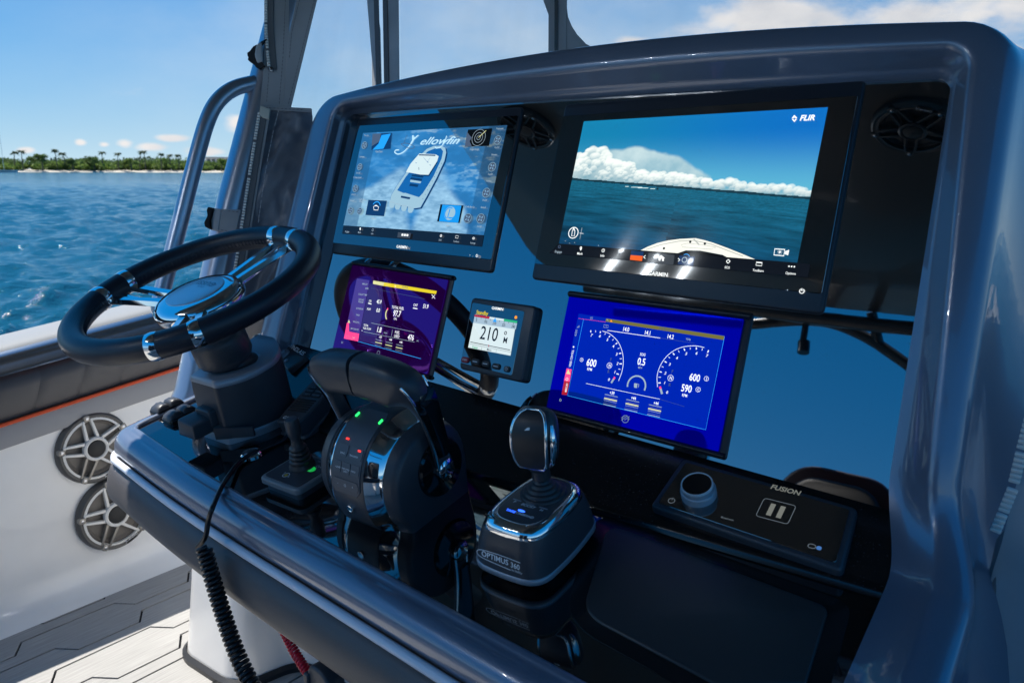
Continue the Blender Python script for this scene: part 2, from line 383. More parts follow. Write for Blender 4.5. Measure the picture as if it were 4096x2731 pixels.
for nm, mt_, cnt, hh, back, lab in (('woodland', leaf_g, 430, 6.2, 14, 'low mass of green trees along the far sandy shore'), ('woodland', leaf_d, 300, 6.9, 34, 'darker belt of trees behind the shore trees'), ('scrub', leaf_y, 330, 4.0, 9, 'bright green scrub fringing the far beach')):
    g = G()
    for i in range(cnt):
        t = rg.rand(); a = A0+(A1-A0)*t; D = SD(t)+back+rg.rand()*8
        h = hh*(.70+.22*math.sin(t*46+back)*math.sin(t*19)+.25*rg.rand())
        clump(g, shore_pt(a, D)+V3(0, 0, WATER+1+h*.48), h*(.6+.5*rg.rand()), h*.52, 110, .62, rg)
    tag(g.obj(nm, mt_, smooth=None), lab, 'trees', kind='stuff')
def broad_tree(px, h, back, label):
    a = dir2(px); t = (a-A0)/(A1-A0); P = shore_pt(a, SD(t)+back); r = root('broadleaf_tree', P+V3(0, 0, WATER+1), label, 'tree')
    g = G(); g.tube([P+V3(0, 0, WATER+.6), P+V3(.2, 0, WATER+1+h*.35), P+V3(-.1, .2, WATER+1+h*.7)], [.35, .26, .12], 7)
    for s in (-1, 1): g.tube([P+V3(0, 0, WATER+1+h*.35), P+V3(s*h*.25, 0, WATER+1+h*.7)], [.18, .06], 6)
    g.obj('trunk', barkm, r)
    g = G(); rg2 = np.random.RandomState(int(px)+5)
    for k in range(9):
        clump(g, P+V3(rg2.randn()*h*.30, rg2.randn()*h*.2, WATER+1+h*(.55+.35*rg2.rand())), h*.24, h*.16, 160, .34, rg2)
    g.obj('crown', leaf_g if px % 2 else leaf_y, r, smooth=None)
for q in ((95, 6.6, 4, 'round bushy tree among scrub left of the tall single palm'), (300, 6.0, 2, 'wide bright green tree on shore right of the dark low gap'), (215, 6.2, 5, 'rounded green tree on shore just right of the tall palm'), (508, 6.4, 4, 'bushy green tree beside the pale shore building'),
          (575 - 410, 5.0, 3, 'small bush-like tree between two larger shore trees'), (445, 5.6, 6, 'low green tree left of the pale shore building')):
    broad_tree(*q)
def palm(px, ytop, back, label):
    a = dir2(px); t = (a-A0)/(A1-A0); D = SD(t)+back; P = shore_pt(a, D)
    h = (394-ytop-3)/FPX*D+1.4-1.0; b0 = P+V3(0, 0, WATER+1)
    r = root('palm_tree', b0, label, 'palm', 'palms rising above the far shore trees')
    lean = rg.randn()*.5
    top = b0+V3(lean, lean*.4, h-.6)
    g = G(); g.tube(spline([b0-V3(0, 0, .6), b0+V3(lean*.2, 0, h*.5), top], 5), [.22]*6+[.17]*5, 7); g.obj('trunk', barkm, r)
    g = G()
    for k in range(20):
        az = k*2.4+rg.rand()*.5; L_ = 1.5+rg.rand()*.5; e = rg.rand()*1.1-.1; d = V3(math.cos(az), math.sin(az), 0)
        pts = [top+d*L_*s+V3(0, 0, L_*(s*math.sin(e)-1.0*s*s*(.6+.3*rg.rand()))) for s in (0, .25, .5, .75, 1)]
        w = np.cross(d, [0, 0, 1])
        for i in range(4):
            w0, w1 = (.12, .42, .48, .36, .04)[i], (.12, .42, .48, .36, .04)[i+1]
            for sg in (-1, 1):
                g.add([pts[i], pts[i+1], pts[i+1]+w*sg*w1-V3(0, 0, .22), pts[i]+w*sg*w0-V3(0, 0, .18)], [(0, 1, 2, 3)])
    g.obj('crown', leaf_d, r, smooth=None)
for q in ((129, 352, 8, 'tallest single palm standing clear above the shore trees'), (235, 355, 9, 'lone palm with thin trunk over the middle of the shore trees'), (271, 357, 9, 'short palm beside the lone middle palm on the shore'),
          (50, 355, 8, 'round headed palm at the scrubby end of the shore'), (148, 358, 10, 'small palm close beside the tallest palm'), (370, 357, 7, 'leafy palm in the clump before the shore building'), (320, 353, 9, 'broad crowned palm above the bright green trees'), (333, 352, 10, 'second broad crowned palm of the leaning pair'),
          (390, 359, 9, 'thin palm between the palm clump and shore building'), (411, 359, 8, 'small palm next to the pale shore building'), (32, 357, 9, 'low palm beside the round headed palm')):
    palm(*q)
# pale flat building on the shore
a = dir2(505); t = (a-A0)/(A1-A0); P = shore_pt(a, SD(t)+60); ez = unit(shore_pt(a, 1)); ex = V3(ez[1], -ez[0], 0)
rb = root('shore_building', P+V3(0, 0, WATER+1), 'low pale flat-roofed building above the shore trees', 'building')
fb = Fr(P+V3(0, 0, WATER+1), ex, V3(0, 0, 1)); wallm = mat('pale_render', (.55, .54, .52), .8)
g = G(); g.slab(fb, [(-8, -1), (9, -1), (9, 7.2), (-8, 7.2)], -9, 0); g.obj('wall', wallm, rb)
g = G(); g.slab(fb, [(-8.6, 7.2), (9.6, 7.2), (9.6, 7.8), (-8.6, 7.8)], -9.6, .6); g.obj('roof', mat('grey_roof', (.35, .36, .38), .8), rb)
for i in range(6):
    g = G(); g.slab(fb, [(-7+i*2.7, 4.4), (-5.2+i*2.7, 4.4), (-5.2+i*2.7, 6.6), (-7+i*2.7, 6.6)], -.2, .06); g.obj('window', mat('dark_pane', (.05, .06, .08), .1), rb)
# sailing boat mast far left
d = ray(8, 380); D = 300; P = V3(CAM[0]+d[0]*D, CAM[1]+d[1]*D, WATER)
rs = root('sailboat', P, 'far sailboat with a thin bare mast by the shore', 'sailboat')
fs_ = Fr(P, (d[1], -d[0], 0), (0, 0, 1)); g = G()
g.loft([[P+fs_.X*x*.1+fs_.N*y+V3(0, 0, z) for x, y, z in ((s*40, w, .9), (s*40, 0, -.3), (s*40, -w, .9))] for s, w in ((-1, .7), (-.4, 1.2), (.3, 1.2), (1.1, .05))])
g.obj('hull', MT['gelw'], rs); g = G(); g.tube([P+V3(0, 0, .5), P+V3(0, 0, 15)], [.09, .05], 6); g.obj('mast', MT['steel'], rs)

# ---- deck of foam planks with routed zigzag joints
def deck_material():
    m = mat('grey_deck_foam', (.40, .395, .385), .85); nt = m.node_tree; b = nt.nodes['Principled BSDF']; t = nt.nodes.new('ShaderNodeTexCoord')
    mpn = nt.nodes.new('ShaderNodeMapping'); mpn.inputs['Scale'].default_value = (150, 5, 40); n = nt.nodes.new('ShaderNodeTexNoise'); n.inputs['Scale'].default_value = 2; n.inputs['Detail'].default_value = 4
    nt.links.new(t.outputs['Object'], mpn.inputs[0]); nt.links.new(mpn.outputs[0], n.inputs[0])
    mr = nt.nodes.new('ShaderNodeMapRange'); mr.inputs[1].default_value = .25; mr.inputs[2].default_value = .75; mr.inputs[3].default_value = .78; mr.inputs[4].default_value = 1.15; nt.links.new(n.outputs[0], mr.inputs[0])
    mx = nt.nodes.new('ShaderNodeMix'); mx.data_type = 'RGBA'; mx.blend_type = 'MULTIPLY'; mx.inputs[0].default_value = 1; mx.inputs[6].default_value = (.36, .355, .345, 1); nt.links.new(mr.outputs[0], mx.inputs[7]); nt.links.new(mx.outputs[2], b.inputs['Base Color'])
    bp = nt.nodes.new('ShaderNodeBump'); bp.inputs['Strength'].default_value = .3; bp.inputs['Distance'].default_value = .001; nt.links.new(n.outputs[0], bp.inputs['Height']); nt.links.new(bp.outputs[0], b.inputs['Normal'])
    return m
deckm = deck_material(); grovm = mat('dark_deck_joint', (.03, .03, .035), .9)
deck = tag(obj('deck', [(-1.1, -3.2, DECK-.008), (2.1, -3.2, DECK-.008), (2.1, 1.6, DECK-.008), (-1.1, 1.6, DECK-.008)], [(0, 1, 2, 3)], grovm, smooth=None), kind='structure')
def jog(i):
    pts = []; xb = -.905+.0975*i; ph = 0 if i % 2 == 0 else .20
    for k in range(12):
        ya = -3.27+ph+.47*k; pts += [(xb, ya), (xb+.052, ya+.035), (xb+.052, ya+.195), (xb, ya+.23)]
    return pts
frd = Fr((0, 0, DECK), (1, 0, 0), (0, 1, 0))
for i in range(-1, 21):
    a, b = jog(i), jog(i+1)
    poly = ([(-1.0, a[0][1]), (-1.0, a[-1][1])][::-1] if i == -1 else a[::-1])+b
    if area2(poly) < 0: poly = poly[::-1]
    g = G(); g.slab(frd, inset(poly, .0030), -.006, 0, bottom=False); g.obj('deck_plank', deckm, deck, smooth=None)

# ---- near side of the hull
hull = root('boat_hull', (-.98, -.2, DECK), 'white inner hull side with grey padded coaming and pale gunwale', 'boat hull')
def sheer(y): return .112*(y+.43)
YS = [-3.0+.1*i for i in range(51)]
def hullsec(name, prof, m, y0=-3, y1=2, thick=None):
    g = G(); ys = [y for y in YS if y0-1e-6 <= y <= y1+1e-6]
    def flare(y): return -.10*max(0, y-.2)**1.5*0-.16*max(0, -.42-y)*0
    g.loft([[V3(x, y, z+(sheer(y) if s else 0)) for x, z, s in prof] for y in ys], closed=False, cap0=False, cap1=False)
    return g.obj(name, m, hull, smooth=50)
cove = [(-.86+.085*math.cos(t)-.0, DECK+.085+.085*math.sin(t), 0) for t in [rad(-90-i*15) for i in range(7)]]
hullsec('side_liner', [(x, z, 0) for x, z, _ in cove]+[(-.945, DECK+.2, 0), (-.942, -.93, 1), (-.938, -.822, 1)], MT['gelw'])
hullsec('coaming_band', [(-.945, -.823, 1), (-.928, -.821, 1), (-.926, -.815, 1), (-.926, -.765, 1), (-.93, -.757, 1), (-.95, -.755, 1)], mat('light_grey_band', (.30, .30, .31), .45))
g = G(); g.tube([V3(-.924, y, -.756+sheer(y)) for y in YS], .0055, 8); g.obj('piping', MT['orange'], hull)
g = G(); g.tube([V3(-.936, y, -.628+sheer(y)) for y in YS], .004, 6); g.obj('stitching', MT['orange'], hull)
# padded coaming, panel by panel
pw = .118
for k in range(-18, 14):
    y0 = -.345+k*pw; L = []
    for i in range(9):
        t = i/8; e = min(t, 1-t)*14; puff = .0045*min(1, e)**.5
        row = []
        for j in range(9):
            s = j/8; lean = .032*s; z = -.752+.126*s; bul = math.sin(min(1, s*1.08)*math.pi*.62+.35)
            x = -.945+.022*bul+puff*(.35+.65*bul)-(.03*max(0, s-.8)/.2)
            y = y0+pw*t+lean; row.append(V3(x, y, z+sheer(y)))
        L.append(row)
    g = G(); g.loft(L, closed=False, cap0=False, cap1=False); g.obj('coaming_pad', MT['vinyl'], hull, smooth=60)
hullsec('gunwale_rail', [(-.93, -.632, 1), (-.935, -.622, 1), (-.955, -.612, 1), (-.962, -.60, 1), (-.97, -.588, 1), (-.985, -.583, 1)], MT['steel'])
hullsec('gunwale', [(-.98, -.592, 1), (-.99, -.578, 1), (-1.02, -.572, 1), (-1.16, -.578, 1), (-1.20, -.60, 1), (-1.23, -.66, 1), (-1.22, -.9, 1), (-1.12, WATER-.1, 0)], mat('pale_gunwale', (.25, .265, .28), .6, bump=(260, .3, .001, 'noise')))

# the same liner, band and gunwale on the far side of the cockpit, and the transom
for o in list(hull.children):
    if o.name.split('.')[0] in ('side_liner', 'coaming_band', 'gunwale'):
        c = o.copy(); COL.objects.link(c); c.parent = hull; c.scale = (-1, 1, 1); c.location = (2.98, 0, 0)
g = G(); g.slab(Fr((0, -3.0, 0), (1, 0, 0), (0, 0, 1)), [(-1.0, DECK-.02), (2.02, DECK-.02), (2.02, -.62), (-1.0, -.62)], -.1, 0, .02); g.obj('transom', MT['gelw'], hull)
# ---- speakers
SPK_TRIM = mat('speaker_titanium', (.30, .28, .25), .38, metal=.5); SPK_RIM = mat('speaker_rim', (.09, .085, .08), .45); SPK_CONE = mat('speaker_cone', (.16, .145, .13), .55); spk_dark = mat('speaker_dark', (.02, .02, .02), .6); dkm = mat('black_speaker', (.03, .03, .032), .4); SPK_EDGE = mat('speaker_light_edge', (.80, .78, .74), .4)
def speaker(name, fr, R, label, group=None, dk=False):
    spk_trim, spk_edge, spk_cone, spk_rim = ((dkm,)*4 if dk else (SPK_TRIM, SPK_EDGE, SPK_CONE, SPK_RIM))
    r = root(name, fr.O, label, 'speaker', group)
    g = G(); g.lathe(fr, [(R, 0), (R, .008), (R*.98, .016), (R*.93, .021), (R*.86, .019), (R*.84, .012)], 48, True, False); g.obj('rim', spk_rim, r)
    g = G(); g.lathe(fr, [(R*.84, .012), (R*.80, .009), (R*.74, .013), (R*.68, .006), (R*.30, .0035)], 40, False, True); g.obj('cone', spk_cone, r)
    g = G(); g.lathe(fr, [(R*.86, .013), (R*.86, .020), (R*.80, .0215), (R*.80, .013)], 48, False, False); g.obj('trim_ring', spk_edge, r)
    for k in range(5):
        a = 2*math.pi*k/5+.5; f2 = fr.at(0, 0, 0, a)
        wide = k % 5 == 3
        for sg in (-1, 1):
            g = G(); w0, w1 = R*.15*sg, R*.105*sg
            poly = [(R*.30, w0-.0+R*.035*sg), (R*.86, w1+R*.03*sg), (R*.86, w1-R*.03*sg), (R*.30, w0-R*.045*sg)]
            g.slab(f2, poly, .012, .024, .002, 2); g.obj('spoke', spk_edge if not wide else spk_trim, r)
        g = G(); g.slab(f2, rrect(R*.80, -R*.085, R*.99, R*.085, R*.06), .010, .025, .003); b_ = g.obj('spoke_lug', spk_trim, r)
        g = G(); g.lathe(f2.at(R*.9, 0, .025), [(R*.045, -.002), (R*.045, .001), (R*.03, .0016)], 10); g.obj('screw', MT['steel'], b_)
    g = G(); g.lathe(fr, [(R*.33, .012), (R*.33, .026), (R*.29, .029), (R*.25, .027), (R*.24, .022)], 32, True, False); g.obj('hub_ring', spk_edge, r)
    g = G(); g.lathe(fr, [(R*.245, .02), (R*.23, .027), (R*.15, .031), (R*.02, .032)], 24); g.obj('tweeter', spk_dark, r)
    g = G(); f3 = fr.at(0, 0, 0, rad(-68)); g.slab(f3, rrect(R*.83, -R*.17, R*.93, R*.17, R*.03), .016, .0235, .001); pl = g.obj('name_plate', MT['blkg'], r)
    g = G(); g.text(f3, 'JL AUDIO', R*.865, 0, R*.06, .0237, rot=rad(90)); g.obj('name', MT['white'], pl)
    return r
wfr = lambda px, py: Fr(atX(px, py, -.942), (0, 1, 0), (0, 0, 1), (1, 0, 0))
speaker('speaker', wfr(212, 1026), .104, 'round five-spoke speaker on white hull side, upper one under the grey band')
speaker('speaker', wfr(260, 1176), .110, 'round five-spoke speaker on white hull side, lower one above the deck')
# ================================================================== THE HELM CONSOLE
T = rad(18.148)
PF = Fr((0, 0, 0), (1, 0, 0), (0, math.sin(T), math.cos(T)))           # plane of the display fronts (u right, v up the dash)
SLP = .21
SH = Fr((0, -.45, -.625), (1, 0, 0), (0, 1, SLP))                       # shelf with the controls
console = root('helm_console', (.5, -.3, DECK), 'blue-grey moulded helm console with glossy black dash and padded front edge', 'console')
PB = -.0045
g = G(); g.slab(PF, [(-.07, -.53), (.5, -.56), (1.18, -.575), (1.15, .03), (-.07, .03)], -.03, PB); g.obj('dash_panel', MT['dash'], console)
# --- moulded surround
def ring(L, R, top, k, rc, c, fL=0, fR=.0, botL=-.53):
    tv = lambda u: top-k*(u-.68)**2
    pts = []
    for i in range(13): v = botL+(tv(L)-rc-botL)*i/12; pts.append((L-fL*max(0, -v), v))
    for i in range(1, 9):
        t = i/9*math.pi/2; u = L+rc*(1-math.cos(t)); pts.append((u, tv(u)-rc*(1-math.sin(t))))
    for i in range(25): u = L+rc+(R-L-2*rc)*i/24; pts.append((u, tv(u)))
    for i in range(1, 9):
        t = i/9*math.pi/2; u = R-rc*(1-math.sin(t)); pts.append((u, tv(u)-rc*(1-math.cos(t))))
    vb = -.50
    for i in range(13): v = tv(R)-rc-(tv(R)-rc-vb)*i/12; pts.append((R+fR*max(0, -v), v))
    out = [PF.p(a, b, c) for a, b in pts]
    # the right leg bends aft and runs on as a rail beside the shelf
    A = np.array([vb*math.sin(T), vb*math.cos(T)]); I = np.array([-.181, -.5525]); sd2 = unit(np.array([-1, -SLP])); B = I+sd2*.10
    x0 = R+fR*.50
    for i in range(1, 19):
        if i <= 10: t = i/10; q = (1-t)**2*A+2*t*(1-t)*I+t*t*B; tg = 2*(1-t)*(I-A)+2*t*(B-I)
        else: t = (i-10)/8; q = B+sd2*.35*t; tg = sd2
        tg = unit(tg); n2 = np.array([tg[1], -tg[0]]); n2 = n2 if n2[1] > 0 else -n2
        s_ = min(1, i/10); cc = max(c, -.25)*(1-.75*s_ if c > 0 else 1)
        p_ = q+n2*cc*(1 if cc > -.02 else 1-.3*s_); x0r = x0 if c > -.02 else x0+(min(x0, 1.205)-x0)*s_
        out.append(V3(x0r+.030*s_*s_*(3-2*s_)+(.004*s_ if c < .03 and R > 1.15 else 0), p_[0], p_[1]))
    return out
RG = [ring(-.052, 1.114, .016, .01, .02, -.014, .02, .015), ring(-.052, 1.115, .018, .01, .022, .004, .02, .015), ring(-.056, 1.120, .026, .02, .026, .008, .03, .03), ring(-.056, 1.123, .031, .03, .028, .013, .03, .04),
      ring(-.044, 1.135, .046, .060, .03, .034, .05, .06), ring(-.044, 1.138, .050, .063, .032, .0385, .05, .06), ring(-.048, 1.142, .056, .066, .036, .0415, .05, .06), ring(-.058, 1.149, .062, .07, .042, .0420, .05, .06),
      ring(-.102, 1.174, .083, .09, .055, .0395, .05, .035), ring(-.113, 1.181, .090, .097, .06, .0365, .05, .03), ring(-.120, 1.187, .095, .103, .064, .030, .05, .03), ring(-.126, 1.192, .1005, .108, .068, .018, .05, .025), ring(-.136, 1.196, .105, .11, .07, .0, .05, .02),
      ring(-.152, 1.205, .110, .11, .075, -.03, .05, .02), ring(-.172, 1.225, .114, .11, .075, -.07, .05), ring(-.20, 1.27, .118, .10, .08, -.14, .05), ring(-.24, 1.36, .12, .09, .09, -.26, .05), ring(-.26, 1.40, -.1, .06, .12, -.50, .05)]
g = G(); g.loft(RG, closed=False, cap0=False, cap1=False); g.obj('surround', MT['gel'], console, smooth=60)
# --- ledge under the panel and the shelf
def ledge_prof(x):
    v = -.500-.045*x; y0, z0 = v*math.sin(T)+.004, v*math.cos(T)
    zf = SH.O[2]+SLP*(-.280+.45)
    return [(y0+.06, z0+.004), (y0-.004, z0-.001), (y0+(-.258-y0)*.5, z0+(zf+.014-z0)*.48), (-.266, zf+.014), (-.274, zf+.011), (-.278, zf+.006), (-.280, zf-.006)]
xs = [-.215, -.212, -.205, -.195]+[-.15+.05*i for i in range(27)]
g = G(); L = [[V3(x, y, z) for y, z in ledge_prof(x)] for x in xs]
for i, k in ((0, .012), (1, .006), (2, .002)): L[i] = [P-V3(0, -k if j > 1 else 0, k if j < 6 else 0) for j, P in enumerate(L[i])]
L = [[P*V3(1, 1, 0)+V3(0, 0, -.63) for P in L[0]]]+L
g.loft(L, closed=False, cap0=False, cap1=False); g.obj('ledge', MT['ledge'], console)
def shp(x, y): a, b = SH.px(x, y); return (a, b)
LPX = [np.array(shp(*q)) for q in ((303, 992), (430, 1078), (578, 1166), (770, 1273), (1051, 1430), (1180, 1502))]
LA, LB = LPX[0], LPX[-1]; LD = (LPX[-1]-LPX[2])/np.linalg.norm(LPX[-1]-LPX[2])
LPX.append(LPX[-1]+LD*((1.205-LPX[-1][0])/LD[0]))
XL = LA[0]-.020
front = [np.array(p) for p in spline(LPX, 6)]
edge = [(XL, .30), (XL, LA[1]+.045)]+[tuple(p) for p in spline([(XL, LA[1]+.045), (XL+.004, LA[1]+.014), tuple(LA)], 5)][1:]+[tuple(p) for p in front[1:]]
g = G(); g.slab(SH, edge+[(1.205, .31)], -.02, 0); g.obj('shelf', MT['shelf'], console, smooth=30)
# --- rounded nosing, pale piping and padded bolster swept along the front edge
def sweep(path2, prof, fr=SH, taper=None):
    L = []; n = len(path2)
    for i, p in enumerate(path2):
        a = np.array(path2[max(0, i-1)]); b = np.array(path2[min(n-1, i+1)]); d = (b-a)/np.linalg.norm(b-a); o = np.array([d[1], -d[0]])
        k = taper(i, n) if taper else 1
        P0 = fr.p(p[0], p[1], 0); O3 = unit(V3(o[0], o[1], 0))
        L.append([P0+O3*q[0]*(k if q[0] > .03 else 1)+V3(0, 0, 1)*(q[1] if k == 1 else zc+(q[1]-zc)*k) for q in prof])
    return L
zc = -.105
nose = [(-.012, -.02), (-.012, .004), (-.009, .007), (-.004, .007), (.0, .004), (.003, .001), (.010, .002), (.021, -.001), (.030, -.009), (.035, -.021), (.036, -.033), (.033, -.042), (.026, -.046), (.015, -.048)]
npath = [edge[0]]+[(XL, y) for y in np.linspace(.28, edge[1][1], 8)]+edge[2:]
g = G(); g.loft(sweep(npath, nose), closed=False, cap0=False, cap1=False); g.obj('nosing', MT['gel'], console, smooth=60)
g = G(); g.tube([np.array(r_[0]) for r_ in sweep(npath, [(.0375, -.0510)])], .0072, 12); g.obj('piping', MT['piping'], console)
cpath = [edge[1]]+edge[2:]
bol = [(.0, -.060), (.020, -.058), (.036, -.060), (.047, -.071), (.053, -.088), (.057, -.112), (.053, -.128), (.041, -.144), (.020, -.153), (-.01, -.156), (-.04, -.156), (-.04, -.056)]
def tap(i, n): t = min(1, (i+.0)/7); return math.sqrt(max(.12, 1-(1-t)**2)) if t < 1 else 1
g = G(); g.loft(sweep(cpath, bol, taper=tap), closed=True, cap0=True, cap1=True); g.obj('padded_bolster', MT['vinyl'], console, smooth=60)
# --- satin tray lid let into the shelf
c9 = lambda a, b: (861.3+.3226*a, 1062.3+.3226*b)
TL_ = [SH.px(*q, .004) for q in (c9(1470, 1065), (1640, 1568), (1852, 1568), (1905, 1392), c9(1655, 425))]
g = G(); g.slab(SH, rpoly(TL_, [.03, .0, .0, .012, .03], 6), -.002, .004, .003, 3); g.obj('tray_lid', mat('satin_charcoal', (.040, .038, .039), .36), console, smooth=40)
g = G(); g.slab(SH, rpoly(inset(TL_ if area2(TL_) > 0 else TL_[::-1], -.022), [.05, .0, .0, .02, .05], 6), -.001, .0012, .001, 2); g.obj('tray_rim', mat('satin_black_trim', (.010, .010, .011), .22), console, smooth=40)
# --- pedestal down to the deck
foot = rpoly([(-.445, -.262), (-.20, -.262), (-.165, -.10), (1.22, -.10), (1.22, .75), (-.445, .75)], [.07, .05, .06, .05, .1, .1], 7)
fd = Fr((0, 0, 0), (1, 0, 0), (0, 1, 0))
g = G(); g.loft([[V3(a*1.0, b, DECK) for a, b in inset(foot, -.012)], [V3(a, b, DECK+.09) for a, b in foot], [V3(a+.02, b, -.95) for a, b in inset(foot, .02)], [V3(a+.05, b, -.66) for a, b in inset(foot, .03)]], cap0=False, cap1=False); g.obj('pedestal', MT['gelw'], console, smooth=50)
g = G(); g.loft([[V3(a, b, DECK) for a, b in inset(foot, -.022)], [V3(a, b, DECK+.012) for a, b in inset(foot, -.022)], [V3(a, b, DECK+.02) for a, b in inset(foot, -.012)]], cap0=False, cap1=False); g.obj('kick_trim', MT['rub'], console, smooth=50)

# ================================================================== HARDTOP
HT = .75
top = root('hardtop', (.5, -.7, HT), 'dark grey hardtop roof mirrored in the glossy dash', 'hardtop')
hto = rpoly([(-.80, 1.0), (-.80, -.9), (-1.02, -2.12), (2.02, -2.12), (1.82, -.9), (1.82, 1.0)], [.15, .3, .34, .34, .3, .15], 8)
under = mat('hardtop_liner', (.045, .041, .038), .42, coat=.2)
g = G(); g.slab(fd, hto, HT, HT+.07, .03, 3, back=.012); g.obj('roof_panel', under, top, smooth=50)
for nm, pts, r_ in (('frame_tube', [(-.72, -2.05, HT-.05), (.5, -2.12, HT-.05), (1.72, -2.05, HT-.05)], .028),
                    ('frame_tube', [(-.6, -2.2, .655), (-.2, -2.2, .668), (.06, -2.2, .676), (.2, -2.2, .708), (.38, -2.2, .728), (.547, -2.2, .68), (.703, -2.2, .593), (.86, -2.2, .50), (1.0, -2.2, .47), (1.5, -2.2, .46)], .023),
                    ('frame_tube', [(.60, -2.2, .655), (.56, -2.13, HT+.01)], .020), ('frame_tube', [(.30, -2.2, .715), (.31, -2.2, .61)], .014), ('light_pod', [(.312, -2.2, .625), (.318, -2.2, .60), (.322, -2.2, .575)], .024)):
    g = G(); g.tube(spline([V3(*p) for p in pts], 6), r_, 12); g.obj(nm, MT['shade_pipe'], top)
for x, y, lab in ((-.44, -.93, 'ceiling speaker in the hardtop on the wheel side, mirrored in the dash'), (.83, -.98, 'ceiling speaker in the hardtop on the joystick side, mirrored in the dash')):
    speaker('speaker', Fr((x, y, HT), (1, 0, 0), (0, -1, 0)), .11, lab, dk=True)
lampm = mat('lit_led', (.8, .8, .8), .3, em=(1, .93, .85), es=1.5)
for i, (x, y) in enumerate(((-.60, -2.0), (-.415, -2.02), (-.235, -2.02))):
    f_ = Fr((x, y, HT), (1, 0, 0), (0, -1, 0)); r_ = root('ceiling_light', f_.O, ('small round ceiling light in the hardtop, end one by the hull side', 'small round ceiling light in the hardtop, middle one of the row', 'small round ceiling light in the hardtop, end one by the middle')[i], 'light', 'small lights in the hardtop')
    g = G(); g.lathe(f_, [(.022, 0), (.022, .004), (.012, .006)], 20); g.obj('bezel', MT['chrome'], r_)
    ld_ = bpy.data.lights.new('ceiling_led', 'POINT'); ld_.energy = 1.1; ld_.color = (.85, .93, 1); ld_.shadow_soft_size = .011; lo_ = bpy.data.objects.new('led', ld_); COL.objects.link(lo_); lo_.parent = r_; lo_.location = (0, 0, -.022)
    g = G(); g.lathe(f_, [(.009, .006), (.008, .0072), (.002, .0075)], 16); g.obj('lens', lampm, r_)
# ================================================================== DISPLAY BODIES
def quad(pts, c=0): return [PF.px(x/S_, y/S_, c) for x, y in pts]
GLQ = quad([(1323.6, 1013.4), (1966.8, 1091.9), (2092, 426.6), (1432.6, 475.7)])
GRQ = quad([(2124.6, 1116), (3291.5, 1259.6), (3463.6, 319), (2261.7, 418)])
VRQ = quad([(2186.8, 1628.4), (2874, 1806.6), (2975, 1277), (2276.7, 1186.5)])
VLQ = quad([(1331.6, 1392.9), (1710.2, 1497.4), (1794.4, 1119.9), (1410.2, 1060.2)])
def lerp2(Q, s, t):
    a, b, c, d = [np.array(q) for q in Q]; return tuple((a*(1-s)+b*s)*(1-t)+(d*(1-s)+c*s)*t)
def sub(Q, s0, t0, s1, t1): return [lerp2(Q, s0, t0), lerp2(Q, s1, t0), lerp2(Q, s1, t1), lerp2(Q, s0, t1)]
bez = mat('display_bezel', (.020, .023, .032), .32); glassm = mat('display_glass', (.003, .003, .004), .016, ior=3.0)
def mfd(label, Q, tb, bb):
    r = root('multifunction_display', PF.p(*lerp2(Q, .5, .5), PB), label, 'display')
    g = G(); g.slab(PF, rpoly(Q, .008), PB-.004, .001, .004, 3); g.obj('bezel', bez, r)
    S = sub(Q, .004, bb, .988, 1-tb)
    g = G(); g.slab(PF, rpoly(S, .003), -.002, .0022, .0006, 1); g.obj('glass', glassm, r)
    return r, S
GL, GLS = mfd('smaller chartplotter display showing a boat speeding over blue water', GLQ, .055, .075)
GR, GRS = mfd('large chartplotter display showing a camera view of sea and clouds', GRQ, .07, .085)
def vvd(label, Q):
    r = root('engine_display', PF.p(*lerp2(Q, .5, .5), PB), label, 'display')
    O = sub(Q, -.012, -.055, 1.045, 1.06)
    g = G(); g.slab(PF, rpoly(O, .006), PB-.003, -.003, .004, 3); g.obj('housing', bez, r)
    g = G(); g.slab(PF, rpoly(Q, .002), -.004, .0010, .0004, 1); g.obj('glass', glassm, r)
    for k, (t0, t1) in enumerate(((1.0, 1.055), (-.05, 0.0))):
        L = []
        for s in np.linspace(-.008, 1.03, 12):
            p0, p1 = np.array(lerp2(Q, s, t0)), np.array(lerp2(Q, s, t1))
            L.append([PF.p(*(p0+(p1-p0)*i/6), -.003+.0065*math.sin(math.pi*i/6)) for i in range(7)])
        g = G(); g.loft(L, closed=False, cap0=False, cap1=False); g.obj('bezel_bar', bez, r, smooth=60)
    return r
VL = vvd('smaller engine display with purple fuel page behind the throttle', VLQ)
VR = vvd('larger engine display with deep blue rev counter page behind the joystick', VRQ)
# ================================================================== STEERING WHEEL AND TILT HELM
WR = .214
WC = CAM+ray(445.6, 662.4)*1.25*(WR/.185)
WEL = rad(68.1); WN_ = V3(0, -math.cos(WEL), math.sin(WEL))
WF = Fr(WC, (1, 0, 0), (0, math.sin(WEL), math.cos(WEL)))            # wheel plane, up is away from the helmsman
wheel = root('steering_wheel', WF.p(0, 0, -.06), 'black leather steering wheel with polished twin spokes and hub', 'steering wheel')
TR = .0222
def arc(a0, a1, n, r=WR, c=0): return [WF.p(r*math.cos(rad(a)), r*math.sin(rad(a)), c) for a in np.linspace(a0, a1, n)]
